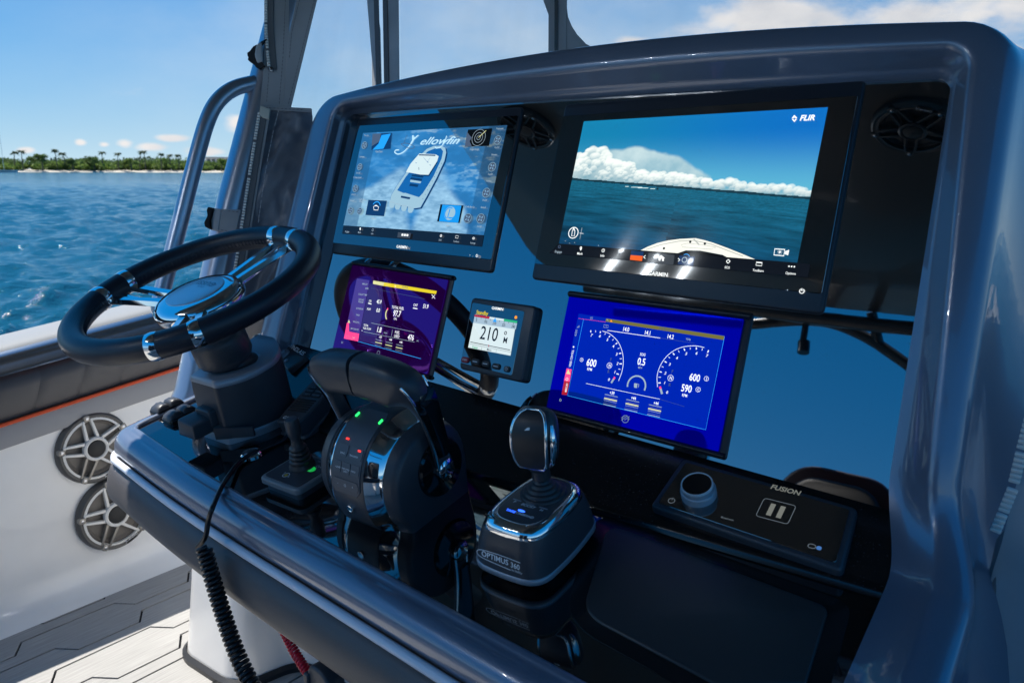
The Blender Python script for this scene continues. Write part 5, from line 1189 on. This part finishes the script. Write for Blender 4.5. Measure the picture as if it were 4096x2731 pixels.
# anvil behind, towering cumulus in front
b2 = np.interp(S, [0, .10, .14, .25, .36, .47, .56, .62, .66, 1], [.60, .40, .20, .215, .24, .29, .37, .42, .60, .62]); e2 = (Tt-b2+(n1-.5)*.09)
m2_ = sm(e2, 0, .035)*sm(.66-S, 0, .06); sh2 = np.clip(.62+.9*(n2-.5)+.5*(b2+.10-Tt), .25, 1)[..., None]
img = img*(1-m2_[..., None]*.93)+(lin((196, 214, 214))*sh2+lin((70, 140, 165))*(1-sh2))*m2_[..., None]*.93
b1 = np.interp(S, [0, .05, .09, .13, .17, .22, .27, .31, .36, .42, .5, .56, .62, .7, .8, .9, 1], [.28, .22, .20, .24, .31, .34, .33, .40, .43, .41, .43, .45, .48, .47, .50, .50, .53]); e1 = (Tt-b1+(n1-.5)*.10+(n2-.5)*.06)
m1_ = sm(e1, .012, .03+.05*S)
sh1 = np.clip(.60+.5*(n2-.5)+.5*(b1+.09-Tt), .2, 1)[..., None]
img = img*(1-m1_[..., None])+(lin((206, 218, 216))*sh1+lin((84, 140, 160))*(1-sh1))*m1_[..., None]
rp3 = np.random.RandomState(77); pf = []
for _ in range(420):
    s0 = rp3.rand(); bb = float(np.interp(s0, [0, .05, .09, .13, .17, .22, .27, .31, .36, .42, .5, .56, .62, .7, .8, .9, 1], [.28, .22, .20, .24, .31, .34, .33, .40, .43, .41, .43, .45, .48, .47, .50, .50, .53])); hh0 = .478+.112*s0
    k = rp3.rand()**1.3; t0 = bb+.012+(hh0-bb-.02)*k*.95; r0 = (.012+.026*rp3.rand())*(1-.45*k)*(1-.25*s0); pf.append((t0, s0, r0, k))
pf.sort()
for t0, s0, r0, k in pf:
    d = np.hypot((S-s0)*1.66, Tt-t0)/r0*(1+.5*(n2-.5)+.5*(n1-.5)); a_ = sm(1.15-d, 0, .35)*(.8-.25*s0)
    lit = np.clip(.78-.42*(Tt-t0)/r0+.18*(s0-S)/r0-.30*k+.4*(n2-.5), .12, 1)[..., None]
    img = img*(1-a_[..., None])+(lin((232, 237, 231))*lit+lin((92, 146, 164))*(1-lit))*a_[..., None]
low = sm(Tt, hor-.085, hor-.01)[..., None]; img = img*(1-low*.35)+lin((70, 130, 150))*low*.35
sea_ = sm(Tt, hor-.002, hor+.004); depth = np.clip((Tt-hor)/.5, 0, 1)
tex = fbm(512, 512, 24, 6, 41, 1.0); pz = 1/(depth+.055); uu = ((S-.5)*pz*60).astype(int) % 512; vv = (pz*95).astype(int) % 512; wv = tex[vv, uu]; tex2 = fbm(512, 512, 90, 3, 43, 1.0); wv2 = tex2[(pz*150).astype(int) % 512, ((S-.5)*pz*70).astype(int) % 512]
cst = (.35+.65*depth)[..., None]
sc_ = (lin((22, 92, 118))*(1-depth[..., None])+lin((8, 50, 80))*depth[..., None])*(1+cst*(np.clip(.50+2.2*(wv-.30)+1.0*(wv2-.5), .12, 2.4)[..., None]-1))
img = img*(1-sea_[..., None])+sc_*sea_[..., None]
land = (Tt > hor-.013-.012*np.clip(n2-.3, 0, 1)*(S < .85)) & (Tt < hor+.003); img[land] = lin((18, 52, 66))
wk = (np.abs(Tt-(hor+.018+.0*(S))) < .004*(1-np.abs(S-.33)/.08)) & (np.abs(S-.33) < .08); img[wk] = lin((200, 222, 222))
wk = (np.abs(Tt-(hor+.016)) < .006) & (np.abs(S-.408) < .004); img[wk] = lin((20, 40, 50))
IQ = [PF.px(*zGR(*q), .0026) for q in ((243, 1062), (1738, 1182), (1932, 203), (400, 292))]
pic = picture('screen_picture', IQ, img, .0026, picm, GR)
sg = SG(zGR, .0029, GR)
bow = [(755, 1101), (800, 1078), (860, 1055), (930, 1038), (1000, 1029), (1100, 1024), (1150, 1035), (1210, 1052), (1300, 1085), (1400, 1125), (1482, 1160), (1400, 1153), (1310, 1150), (1270, 1128), (1130, 1102), (1040, 1100), (990, 1118), (850, 1110)]
sg.poly('hull', bow); sg.line('hull_shade', [(790, 1096), (880, 1066), (1000, 1042), (1090, 1038), (1200, 1062), (1400, 1138)], 5); sg.line('hull_shade', [(1090, 1030), (1125, 1066)], 8); sg.line('hull_shade', [(1020, 1080), (1010, 1066), (1050, 1056), (1150, 1066), (1230, 1082), (1200, 1094), (1080, 1084), (1020, 1080)], 3)
for x, y in ((1068, 1047), (1160, 1058), (903, 1088)): sg.disc('bar', x, y, 8)
sg.poly('black', [(1040, 1102), (1130, 1104), (1270, 1130), (1308, 1148), (980, 1122)])
# toolbar
sg.poly('bar', [(182, 1118), (243, 1058), (760, 1100), (1290, 1142), (1740, 1178), (1822, 1186), (1806, 1270), (1100, 1203), (500, 1148)])
sg.poly('tab', [(806, 1117), (970, 1130), (962, 1192), (798, 1178)]); sg.poly('sunset', [(694, 1130), (700, 1103), (775, 1110), (765, 1168), (690, 1160)]); sg.poly('panel', [(697, 1108), (700, 1102), (777, 1110), (772, 1136), (694, 1130)]); sg.poly('panel', [(1000, 1133), (1098, 1140), (1086, 1198), (990, 1188)])
sg.line('white', [(788, 1132), (776, 1142), (786, 1152)], 5); sg.line('white', [(992, 1150), (1004, 1161), (992, 1170)], 5)
sg.poly('white', [(886, 1130), (910, 1150), (903, 1150), (903, 1168), (891, 1167), (891, 1153), (882, 1152), (881, 1166), (870, 1165), (870, 1148), (864, 1147)])
sg.arc('soft', 1032, 1160, 16, 0, 360, 5); sg.arc('blueicon', 1040, 1150, 26, 30, 130, 4); sg.line('blueicon', [(1070, 1152), (1078, 1158), (1070, 1164)], 4)
for tx, x, y in (('Engage', 240, 1116), ('Mark', 375, 1128), ('Info', 516, 1141), ('SOS', 1299, 1215), ('Toolbars', 1493, 1234), ('Options', 1697, 1252)): sg.t('white' if tx != 'Engage' else 'soft', tx, x, y, 15, xs=.9)
sg.arc('dim', 248, 1078, 8, 0, 360, 4); sg.disc('white', 383, 1085, 8); sg.poly('white', [(376, 1088), (390, 1090), (381, 1104)]); sg.disc('bar', 383, 1085, 3); sg.arc('white', 523, 1102, 10, 0, 360, 3); sg.line('white', [(523, 1096), (523, 1108)], 3)
sg.arc('white', 1307, 1170, 10, 0, 360, 6)
for a in (45, 135, 225, 315): sg.arc('bar', 1307, 1170, 10, a-10, a+10, 7, 4)
sg.line('white', [(1484, 1174), (1520, 1177), (1517, 1198), (1481, 1195)], 4, True); sg.line('white', [(1484, 1176), (1520, 1179)], 7)
for k in range(3): sg.disc('white', 1688+k*17, 1201+k*1.4, 5)
sg.arc('white', 336, 991, 34, 0, 360, 5, 32); sg.line('white', [(338, 960), (330, 978), (325, 1010), (342, 1012), (346, 980), (338, 960)], 4); sg.line('white', [(339, 958), (340, 978)], 5)
for k in range(12): sg.disc('white', 390-k*1.2, 962+k*6.2, 1.6, 6)
for x, y in ((286, 1043), (312, 1056), (345, 1053), (494, 1071)): sg.disc('white', x, y, 2, 6)
sg.line('white', [(376, 994), (400, 996)], 2.5)
sg.line('white', [(1600, 1092), (1662, 1096), (1656, 1136), (1594, 1130)], 6, True); sg.poly('white', [(1664, 1108), (1690, 1098), (1683, 1132), (1660, 1124)]); sg.disc('white', 1631, 1112, 7)
for k in range(8): a = k*45; sg.line('white', [(1631+11*math.cos(rad(a)), 1112+11*math.sin(rad(a))), (1631+15*math.cos(rad(a)), 1112+15*math.sin(rad(a)))], 2.5)
sg.t('white', 'FLIR', 1800, 288, 33, xs=1.02, w=.04, shear=.2); sg.poly('white', [(1722, 254), (1742, 272), (1728, 276), (1722, 268), (1716, 277), (1706, 276)]); sg.poly('white', [(1706, 280), (1716, 280), (1722, 288), (1730, 279), (1740, 278), (1722, 299)])
sg.t('white', 'GARMIN', 865, 1262, 25, xs=1.0, w=.02)
sg.arc('white', 1770, 1357, 14, 120, 420, 5); sg.line('white', [(1770, 1340), (1770, 1356)], 5); sg.disc('soft', 1680, 1350, 4)
sg.done()

# ---------- smaller chartplotter: home page with the boat under way
w, h = 230, 190
S, Tt = np.meshgrid((np.arange(w)+.5)/w, (np.arange(h)+.5)/h)
na, nb, nc = fbm(w, h, 9, 5, 3, 1.6), fbm(w, h, 26, 4, 8, 1.5), fbm(w, h, 5, 4, 15, .8)
sh_ = np.clip((na-.35)*2.2, 0, 1)[..., None]
img = lin((6, 48, 110))*(1-sh_)+lin((34, 104, 172))*sh_
foam = sm(na*.6+nb*.4, .50, .66)*(.35+.65*sm(S-Tt*.3, .1, .7)); img = img*(1-foam[..., None]*.75)+(lin((120, 170, 205))*(1-sm(S-Tt, .2, .7)[..., None])+lin((205, 205, 165))*sm(S-Tt, .2, .7)[..., None])*foam[..., None]*.75
def wedge(x0, y0, x1, y1, w0, w1):
    dx_, dy_ = x1-x0, y1-y0; L2 = dx_*dx_+dy_*dy_; t = np.clip(((S-x0)*dx_+(Tt-y0)*dy_)/L2, 0, 1); d = np.hypot(S-(x0+t*dx_), Tt-(y0+t*dy_)); return sm((w0+(w1-w0)*t)*(1+.7*(nc-.5))-d, -.03, .05)
wk = np.maximum(wedge(.36, .42, .12, .92, .05, .24), wedge(.62, .42, .70, 1.0, .05, .20)); wk = np.maximum(wk, wedge(.42, .85, .34, 1.05, .06, .24)); wk = np.clip(wk*(.55+.9*nc), 0, 1)
img = img*(1-wk[..., None])+(lin((190, 222, 232))*(.30+.85*nb[..., None]))*wk[..., None]
grn = sm(.30-S, 0, .2)*sm(Tt, .6, .9); img = img*(1-grn[..., None]*.4)+lin((140, 170, 150))*grn[..., None]*.4
img = img*.66+lin((70, 150, 195))*.34  # pale cyan veil mixed in for sky glare on the glass
side = np.maximum(sm(.115-S, 0, .01), sm(S-.885, 0, .01)); img = img*(1-side[..., None]*.55)+lin((30, 55, 80))*side[..., None]*.55
IQ = [PF.px(*zGL(*q), .0026) for q in ((252, 1062), (1396, 1142), (1586, 247), (412, 312))]
picture('screen_picture', IQ, img, .0026, attrmat('lit_picture_soft', .36, .02, 3.2), GL)
sg = SG(zGL, .0029, GL)
sg.poly('bar', [(240, 1130), (253, 1064), (820, 1103), (1396, 1143), (1379, 1236), (800, 1180)])
hullp = [(632, 850), (642, 815), (690, 735), (760, 635), (870, 500), (930, 440), (985, 417), (1045, 413), (1082, 430), (1090, 470), (1075, 540), (1010, 680), (930, 830), (880, 918), (830, 926), (740, 905), (650, 885)]
sg.poly('boatdark', [(x+10, y+9) for x, y in hullp]); sg.poly('boat', hullp); sg.line('boatdeck', hullp, 3, True)
sg.poly('boatdeck', [(690, 778), (760, 668), (870, 530), (940, 460), (1000, 436), (1046, 436), (1064, 460), (1052, 520), (985, 665), (900, 800), (866, 836), (770, 812)])
sg.poly('boatdark', [(770, 640), (882, 662), (950, 664), (1020, 550), (1016, 540), (945, 652), (880, 650)])
sg.poly('tophard', [(872, 478), (1004, 486), (1028, 500), (1016, 540), (945, 652), (880, 650), (762, 628), (800, 560)]); sg.line('boatdark', [(868, 490), (1002, 494)], 9); sg.line('boatdark', [(866, 590), (868, 612)], 5)
for x, y in ((840, 552), (935, 545), (955, 570)): sg.line('boatdeck', [(x, y), (x+10, y+6)], 4)
sg.line('boatdeck', [(905, 510), (940, 552)], 2); sg.line('boatdeck', [(960, 512), (935, 548)], 2)
for k in range(9): sg.disc('boatdark', 1052-k*19, 560+k*36, 3.5, 6)
for q in ([(812, 652), (908, 664), (898, 676), (806, 664)], [(805, 672), (898, 685), (888, 704), (796, 690)], [(798, 722), (866, 732), (856, 752), (788, 742)]): sg.poly('boatdark', q)
sg.poly('boat', [(800, 692), (888, 706), (880, 722), (796, 710)]); sg.poly('boat', [(668, 800), (760, 800), (880, 838), (850, 900), (740, 884), (650, 860)]); sg.poly('panel', [(724, 822), (800, 836), (792, 852), (720, 838)])
for x, y in ((650, 882), (697, 896), (748, 908), (802, 922)):
    sg.poly('boat', [(x-24, y+24), (x-20, y-22), (x, y-38), (x+22, y-28), (x+24, y+10), (x+8, y+38), (x-14, y+40)]); sg.line('soft', [(x-18, y-8), (x+20, y-2)], 3)
# name in script
a_, b_ = sg.q(0, 0)
sg.t('wake', 'ellowfin', 1022, 404, 60, xs=1.5, w=.008, shear=.5); sg.t('wake', 'Y', 795, 412, 80, xs=1.0, w=.012, shear=.5)
sg.line('wake', [tuple(p) for p in spline([(835, 345), (815, 385), (780, 430), (740, 468), (700, 484), (672, 470), (680, 452), (705, 450)], 5)], 9); sg.line('wake', [tuple(p) for p in spline([(1095, 335), (1075, 390), (1045, 425), (1012, 436), (1000, 424)], 5)], 8)
sg.line('dim', [tuple(p) for p in spline([(722, 400), (760, 395), (800, 405), (832, 425), (810, 438), (770, 430), (735, 412), (722, 400)], 5)], 4); sg.line('dim', [(745, 400), (765, 340), (775, 330)], 4)
# instrument tiles
sg.poly('panel', [(492, 320), (650, 312), (638, 440), (482, 452)]); sg.poly('dim', [(492, 320), (560, 316), (550, 380), (484, 420)]); sg.poly('blueicon', [(565, 330), (640, 318), (610, 380), (580, 440), (490, 450), (540, 400)]); sg.t('soft', 'Nav Chart', 542, 470, 15)
sg.poly('black', [(1270, 285), (1468, 275), (1440, 418), (1242, 426)]); sg.poly('dim', [(1262, 300), (1280, 330), (1300, 350), (1282, 380), (1300, 420), (1243, 425)])
for r_ in (18, 40, 66): sg.arc('soft', 1356, 350, r_, 0, 360, 3, 28)
sg.line('cream', [(1356, 350), (1418, 292)], 5); sg.t('soft', 'Single Range', 1320, 452, 16)
sg.poly('panel', [(458, 856), (610, 864), (586, 990), (434, 980)]); sg.arc('cyan', 520, 918, 46, 20, 150, 7); sg.line('white', [(500, 912), (510, 906), (530, 906), (542, 916), (536, 940), (504, 938)], 5, True); sg.line('white', [(512, 902), (528, 902)], 5); sg.t('soft', 'Engines', 498, 1012, 15)
sg.poly('black', [(1046, 893), (1234, 902), (1202, 1046), (1018, 1032)]); sg.poly('pocobg', [(1062, 896), (1216, 904), (1190, 1044), (1034, 1032)]); sg.disc('boat', 1122, 966, 56, 28); sg.arc('pocobg', 1118, 966, 46, 60, 250, 8); sg.arc('pocobg', 1134, 960, 48, -100, 90, 6); sg.line('pocobg', [(1124, 932), (1104, 1000), (1146, 1004)], 10); sg.t('soft', 'poco', 1103, 1072, 16)
for x, y, r_ in ((425, 412, 27), (388, 588, 25), (352, 764, 27), (312, 945, 27), (389, 948, 27), (1513, 372, 34), (1468, 590, 36), (1421, 800, 37), (1270, 1008, 37), (1376, 1010, 38)):
    sg.disc('tab', x, y, r_*1.12, 24); sg.arc('knobr', x, y, r_, 0, 360, 5, 28); sg.disc('dim', x, y, r_*.78, 24)
    for a in (20, 110, 200, 290): sg.arc('knobr', x, y, r_*.45, a, a+35, r_*.5, 6)
for tx, x, y in (('Nav Lts', 445, 340), ('Courtesy', 408, 514), ('Compartment', 372, 682), ('Livewell', 330, 870), ('Coffin Box', 410, 862), ('Down', 402, 878), ('Freshwater', 1533, 286), ('Saltwater', 1487, 498), ('Fishbox', 1443, 712), ('Coffin Box Up', 1290, 922), ('Baitwell', 1398, 926), ('On/Off', 1508, 440), ('On/Off', 1454, 658), ('On/Off', 1409, 868), ('On/Off', 1364, 1082), ('On/Off', 378, 646), ('On/Off', 340, 822)): sg.t('soft', tx, x, y, 14, xs=.8)
for tx, x, y in (('Engage', 290, 1123), ('Mark', 390, 1130), ('Info', 494, 1140), ('SOS', 1047, 1192), ('Toolbars', 1178, 1204), ('Settings', 1313, 1216)): sg.t('soft', tx, x, y, 14, xs=.85)
sg.disc('white', 398, 1091, 7); sg.poly('white', [(392, 1094), (404, 1096), (396, 1108)]); sg.arc('soft', 500, 1104, 9, 0, 360, 3); sg.poly('tab', [(706, 1122), (812, 1130), (802, 1172), (700, 1164)])
for k in range(3): sg.poly('white', [(736+k*20, 1134+k*1.6), (751+k*20, 1135.5+k*1.6), (748+k*20, 1152+k*1.6), (733+k*20, 1150.5+k*1.6)])
sg.arc('white', 1056, 1151, 8, 0, 360, 5); sg.line('white', [(1176, 1150), (1198, 1152), (1195, 1171), (1173, 1169)], 3, True); sg.arc('white', 1321, 1172, 7, 0, 360, 4)
for k in range(8): sg.line('white', [(1321+8*math.cos(k*.785), 1172+8*math.sin(k*.785)), (1321+11*math.cos(k*.785), 1172+11*math.sin(k*.785))], 3)
sg.t('white', 'GARMIN', 735, 1252, 22, xs=1.0, w=.02); sg.arc('white', 1349, 1314, 10, 120, 420, 4); sg.line('white', [(1349, 1300), (1349, 1314)], 4); sg.disc('white', 1292, 1309, 3, 8)
sg.done()

# ---------- engine displays: coloured anti-glare glass
def tint_glass(o, col, ior, em):
    m = mat('tinted_'+o.name, (.001, .001, .002), .03, ior=ior, em=em, es=1); m.node_tree.nodes['Principled BSDF'].inputs['Specular Tint'].default_value = (*col, 1); o.data.materials.clear(); o.data.materials.append(m)
for o in VL.children:
    if o.name.startswith('glass'): tint_glass(o, (.40, .10, .95), 2.6, (.004, .0, .012))
for o in VR.children:
    if o.name.startswith('glass'): tint_glass(o, (.0, .012, 1.0), 3.6, (.0, .0, .05))
sg = SG(zVR, .0014, VR)
sg.line('cyan', [(375, 300), (245, 920), (1370, 1198), (1523, 440)], 3); sg.line('pink', [(332, 292), (375, 298), (555, 322)], 2)
sg.poly('olive', [(560, 293), (1523, 436), (1517, 468), (553, 318)]); sg.poly('orange', [(600, 302), (612, 322), (590, 319)]); sg.line('soft', [(563, 300), (577, 312)], 4); sg.t('dim', '3:22:40 pm', 1032, 388, 20, xs=.8)
for i in range(3):
    for j in range(3): sg.disc('soft', 432+i*8, 283+j*8, 2.4, 8)
sg.line('soft', [(541, 344), (579, 350), (575, 370), (538, 364)], 3, True); sg.t('soft', '- +', 559, 362, 10)
for tx, x, y in (('14.0', 718, 397), ('14.1', 895, 426), ('14.2', 1080, 457)): sg.t('white', tx, x, y, 34, xs=.72, w=.02)
sg.t('soft', 'Volts', 1228, 470, 19, xs=.75); sg.line('white', [(570, 390), (1000, 452)], 4); sg.line('dim', [(1000, 452), (1280, 494)], 2)
# rev counters
def dial(cx, cy, R, angs, labs, rev):
    sg.arc('soft', cx, cy, R, angs[0]-8, angs[-1]+4 if rev > 0 else angs[-1]-4, 4, 40)
dial_l = [(598, 790), (655, 744), (676, 662), (676, 577), (643, 497), (588, 440), (514, 404), (436, 398)]
def curve_dial(pts, m, w): sg.line(m, [tuple(p) for p in spline(pts, 8)], w)
curve_dial([(662, 800), (690, 720), (700, 640), (690, 560), (655, 480), (590, 418), (530, 395)], 'white', 4)
curve_dial([(978, 850), (976, 760), (1000, 680), (1050, 605), (1120, 550), (1200, 522), (1290, 516), (1360, 530)], 'white', 4)
for n_, x, y in ((7, 438, 440), (6, 506, 446), (5, 568, 476), (4, 616, 530), (3, 643, 594), (2, 650, 670), (1, 628, 740), (0, 580, 800)): sg.t('white', str(n_), x, y, 22, xs=1.0, w=.02, shear=.2)
for n_, x, y in ((7, 1378, 606), (6, 1294, 586), (5, 1210, 590), (4, 1134, 625), (3, 1076, 676), (2, 1040, 748), (1, 1034, 826), (0, 1054, 904)): sg.t('white', str(n_), x, y, 22, xs=1.0, w=.02, shear=.2)
for (x, y), (x2, y2) in (((436, 390), (436, 406)), ((515, 398), (512, 412)), ((592, 434), (584, 446)), ((652, 492), (638, 502)), ((684, 575), (666, 580)), ((690, 662), (670, 662)), ((664, 748), (646, 742))): sg.line('white', [(x, y), (x2, y2)], 8)
for (x, y), (x2, y2) in (((476, 390), (475, 406)), ((556, 412), (550, 426)), ((622, 462), (612, 472)), ((670, 534), (656, 540)), ((690, 620), (672, 622)), ((678, 708), (662, 704))): sg.line('white', [(x, y), (x2, y2)], 4)
for (x, y), (x2, y2) in (((1396, 552), (1388, 572)), ((1296, 528), (1296, 546)), ((1196, 538), (1202, 556)), ((1106, 576), (1118, 590)), ((1038, 642), (1054, 652)), ((996, 726), (1014, 730)), ((986, 818), (1006, 817))): sg.line('white', [(x, y), (x2, y2)], 8)
for (x, y), (x2, y2) in (((1346, 536), (1342, 554)), ((1246, 530), (1248, 546)), ((1150, 554), (1158, 570)), ((1070, 606), (1082, 616)), ((1014, 684), (1030, 690)), ((988, 771), (1008, 772))): sg.line('white', [(x, y), (x2, y2)], 4)
sg.line('pink', [(633, 770), (622, 790)], 16); sg.line('soft', [(624, 786), (604, 818)], 16); sg.line('pink', [(1000, 848), (1006, 868)], 18); sg.line('soft', [(1006, 866), (1018, 908)], 18)
for tx, x, y, hh in (('600', 438, 682, 58), ('600', 1279, 802, 58), ('590', 1212, 890, 58), ('0.5', 846, 672, 56)): sg.t('white', tx, x, y, hh, xs=.74, w=.022)
for tx, x, y in (('RPM', 426, 718), ('RPM', 1200, 930), ('SOG', 859, 598), ('MPH', 838, 702)): sg.t('white' if tx != 'MPH' else 'soft', tx, x, y, 23 if tx != 'MPH' else 17, xs=.75)
for tx, x, y, r_ in (('P', 363, 630, 15), ('S', 1379, 784, 19), ('C', 1312, 872, 20), ('N', 590, 677, 23), ('N', 1088, 778, 25)): sg.arc('white', x, y, r_, 0, 360, 3, 24); sg.t('white', tx, x, y+r_*.55, r_*1.1, xs=.8, w=.02)
for tx, x, y in (('F', 600, 640), ('R', 580, 738), ('F', 1100, 738), ('R', 1078, 845)): sg.t('dim', tx, x, y, 26, xs=.8)
sg.arc('soft', 810, 842, 82, -18, 195, 13, 40); sg.poly('soft', [(790, 855), (792, 820), (818, 824), (814, 860)]); sg.line('soft', [(820, 826), (830, 830), (826, 854)], 4)
sg.line('white', [(400, 822), (800, 908), (1000, 950)], 3); sg.line('dim', [(1000, 950), (1200, 1010)], 2)
for tx, x, y in (('+39', 610, 912), ('+44', 785, 954), ('+44', 969, 996)):
    sg.t('white', tx, x, y, 26, xs=.75, w=.02)
    for k, (m_, wd) in enumerate((('soft', 5), ('dim', 3), ('cream', 11), ('soft', 3), ('dim', 3), ('soft', 5))): yy = y+6+k*16; sg.line(m_, [(x-56-k*3, yy-8), (x+48-k*3, yy+15)], wd)
sg.poly('red', [(202, 912), (222, 800), (268, 808), (245, 918)]); sg.poly('pink', [(222, 800), (244, 700), (284, 708), (268, 808)]); sg.poly('cream', [(257, 708), (274, 748), (240, 744)])
up90 = rad(90)
for tx, x, y, hh, m_ in (('MERCURY', 242, 894, 17, 'white'), ('VESSEL CONTROL', 277, 690, 18, 'white'), ('AUDIO', 322, 440, 18, 'soft')): sg.t(m_, tx, x, y, hh, 'LEFT', .68, .01, rot=rad(90))
sg.arc('white', 246, 788, 11, 0, 360, 3); sg.disc('white', 300, 526, 7)
for k in range(4): sg.line('soft', [(330+k*5, 372-k*1), (331+k*5, 364-k*4)], 3)
sg.arc('soft', 193, 958, 10, 120, 420, 3); sg.line('soft', [(193, 944), (193, 958)], 3)
sg.arc('logo', 722, 1112, 30, 0, 360, 5, 32)
for k in (-1, 1): sg.line('logo', [(690, 1112+9*k), (712, 1096+9*k), (716, 1112+9*k), (738, 1094+9*k), (742, 1110+9*k), (756, 1100+9*k)], 6)
sg.poly('navy', [(332, 256), (376, 262), (245, 920), (202, 912)]) if False else None
sg.done()
# faintly lit LCD area under the graphics
g = G(); g.flat(PF, [PF.px(*zVR(*q), .0012) for q in ((200, 912), (1372, 1200), (1523, 430), (335, 254))], .0012); o = g.obj('lcd_area', None, VR, smooth=None); tint_glass(o, (.0, .03, 1.0), 3.6, (.0, .006, .085))
sg = SG(zVL, .0014, VL)
sg.poly('purple', [(446, 222), (545, 238), (455, 716), (344, 694)]); sg.poly('purple_d', [(545, 262), (640, 276), (650, 330), (640, 520), (590, 740), (458, 712)])
sg.poly('pink', [(385, 640), (464, 656), (455, 716), (344, 694), (368, 570), (384, 574)]); sg.poly('cream', [(384, 545), (394, 572), (374, 570)])
sg.poly('cream', [(575, 240), (660, 254), (655, 282), (572, 266)]); sg.poly('yellow', [(660, 254), (1072, 322), (1066, 346), (655, 282)]); sg.t('dim', '3:22:40 pm', 822, 298, 13)
for tx, x, y in (('MERCURY', 508, 274), ('MORE', 524, 308), ('COOLANT TEMP', 490, 356), ('COOLANT', 480, 396), ('PRESSURE', 476, 414), ('OIL PRESSURE', 466, 466), ('TANKS', 452, 516), ('TRIP DIGITAL', 440, 572), ('MAINTENANCE', 428, 626), ('Fault', 420, 692)): sg.t('soft', tx, x, y, 13, xs=.7)
for tx, x, y, hh in (('45.9', 618, 420, 30), ('0.0', 611, 487, 30), ('97.7', 757, 520, 46), ('51.9', 984, 457, 32), ('1.8', 617, 645, 42), ('476', 866, 706, 42)): sg.t('white', tx, x, y, hh, xs=.72, w=.02)
for tx, x, y, hh in (('STB', 549, 408, 16), ('PORT', 540, 472, 16), ('TOTAL FUEL', 766, 464, 22), ('GAL', 747, 547, 17), ('CNT', 905, 442, 20), ('TOTAL', 517, 598, 16), ('FUEL FLOW', 526, 624, 16), ('FUEL', 762, 656, 22), ('USED', 758, 686, 22), ('+39', 629, 692, 19), ('+44', 709, 712, 19), ('+44', 790, 732, 19), ('GAL', 923, 718, 12), ('GAL/hr', 672, 656, 12)): sg.t('white' if hh > 15 else 'soft', tx, x, y, hh, xs=.75, w=.01)
sg.line('white', [(536, 418), (562, 424)], 7); sg.line('white', [(888, 455), (922, 462)], 7); sg.line('white', [(1034, 350), (1060, 382)], 4); sg.line('white', [(1060, 352), (1036, 380)], 4)
sg.line('cream', [tuple(p) for p in spline([(690, 460), (676, 490), (674, 520), (680, 544)], 4)], 10); sg.line('pink', [(692, 456), (684, 470)], 10)
sg.line('soft', [(560, 572), (900, 645)], 2.5); sg.line('soft', [(500, 640), (900, 722)], 2.5); sg.line('soft', [(728, 625), (718, 676)], 3); sg.line('dim', [(560, 300), (980, 384)], 2)
for x, y in ((620, 706), (700, 726), (782, 746)):
    for k, (m_, wd) in enumerate((('soft', 3), ('dim', 2), ('cream', 6), ('dim', 2), ('soft', 2))): sg.line(m_, [(x-24-k*2, y+k*11-6), (x+28-k*2, y+k*11+6)], wd)
sg.line('cyan', [(455, 716), (950, 852)], 3); sg.arc('soft', 334, 724, 8, 120, 420, 3); sg.arc('logo', 618, 806, 15, 0, 360, 4)
sg.done()

# ---------- autopilot
sg = SG(z6, .0098, ap)
sg.poly('lcd', [(1372, 505), (1696, 556), (1650, 828), (1318, 764)]); sg.poly('lcd2', [(1370, 520), (1702, 572), (1692, 622), (1358, 570)]); sg.poly('red', [(1370, 506), (1488, 522), (1484, 540), (1367, 522)]); sg.poly('greenp', [(1600, 540), (1704, 556), (1700, 574), (1597, 558)])
sg.t('yellow', 'Standby', 1380, 500, 30, 'LEFT', .86, .012); sg.disc('orange', 1692, 528, 13)
for tx, x, y in (('S', 1383, 560), ('195', 1454, 573), ('210', 1523, 585), ('225', 1595, 598), ('240', 1671, 610)): sg.t('ink', tx, x, y, 20, xs=.8, w=.015)
for k in range(9): x, y = 1386+k*36, 524+k*5.6; sg.line('ink', [(x, y), (x-2, y+(22 if k % 2 == 0 else 12))], 3)
sg.poly('blueicon', [(1532, 530), (1542, 566), (1512, 562)])
sg.t('ink', '210', 1474, 706, 104, xs=.80, w=.012); sg.t('ink', 'o', 1610, 664, 42, xs=.9, w=.02); sg.t('ink', 'M', 1606, 730, 48, xs=.8, w=.015)
sg.line('ink', [(1336, 720), (1648, 784)], 5); sg.line('red', [(1482, 742), (1479, 760)], 6); sg.line('ink', [(1330, 735), (1655, 800)], 2); sg.line('ink', [(1428, 758), (1423, 786)], 2); sg.line('ink', [(1542, 780), (1537, 806)], 2)
sg.t('greenp', 'Engage', 1373, 770, 18, xs=.8); sg.t('ink', 'Menu', 1483, 790, 18, xs=.8); sg.t('white', 'GARMIN', 1548, 470, 21, xs=1.0, w=.02)
sg.done()
f_ = PF
for k, (x, y, m_) in enumerate(((1298, 862, 'r'), (1380, 876, 'b'), (1459, 893, 'b'), (1541, 913, 'b'), (1625, 934, 'p'))):
    a, b = apx(x, y); g = G(); hw_ = .0085 if m_ != 'p' else .0062; g.slab(PF, rrect(a-hw_, b-.0052, a+hw_, b+.0052, .0045), .007, .0125, .0015); kk_ = g.obj('key', MT['rub'] if m_ != 'r' else mat('red_key', (.45, .02, .03), .45), ap)
    g = G()
    if m_ == 'b': g.line(PF, [(a-.005, b), (a+.005, b)], .0014, .0128)
    elif m_ == 'r': g.text(PF, 'STBY', a, b-.0016, .0034, .0128, w=.02)
    else: g.line(PF, [(a+.0025*math.cos(rad(t)), b+.0025*math.sin(rad(t))) for t in range(120, 430, 20)], .0008, .0128); g.line(PF, [(a, b), (a, b+.0034)], .0008, .0128)
    g.obj('legend', MT['white'], kk_, smooth=None)
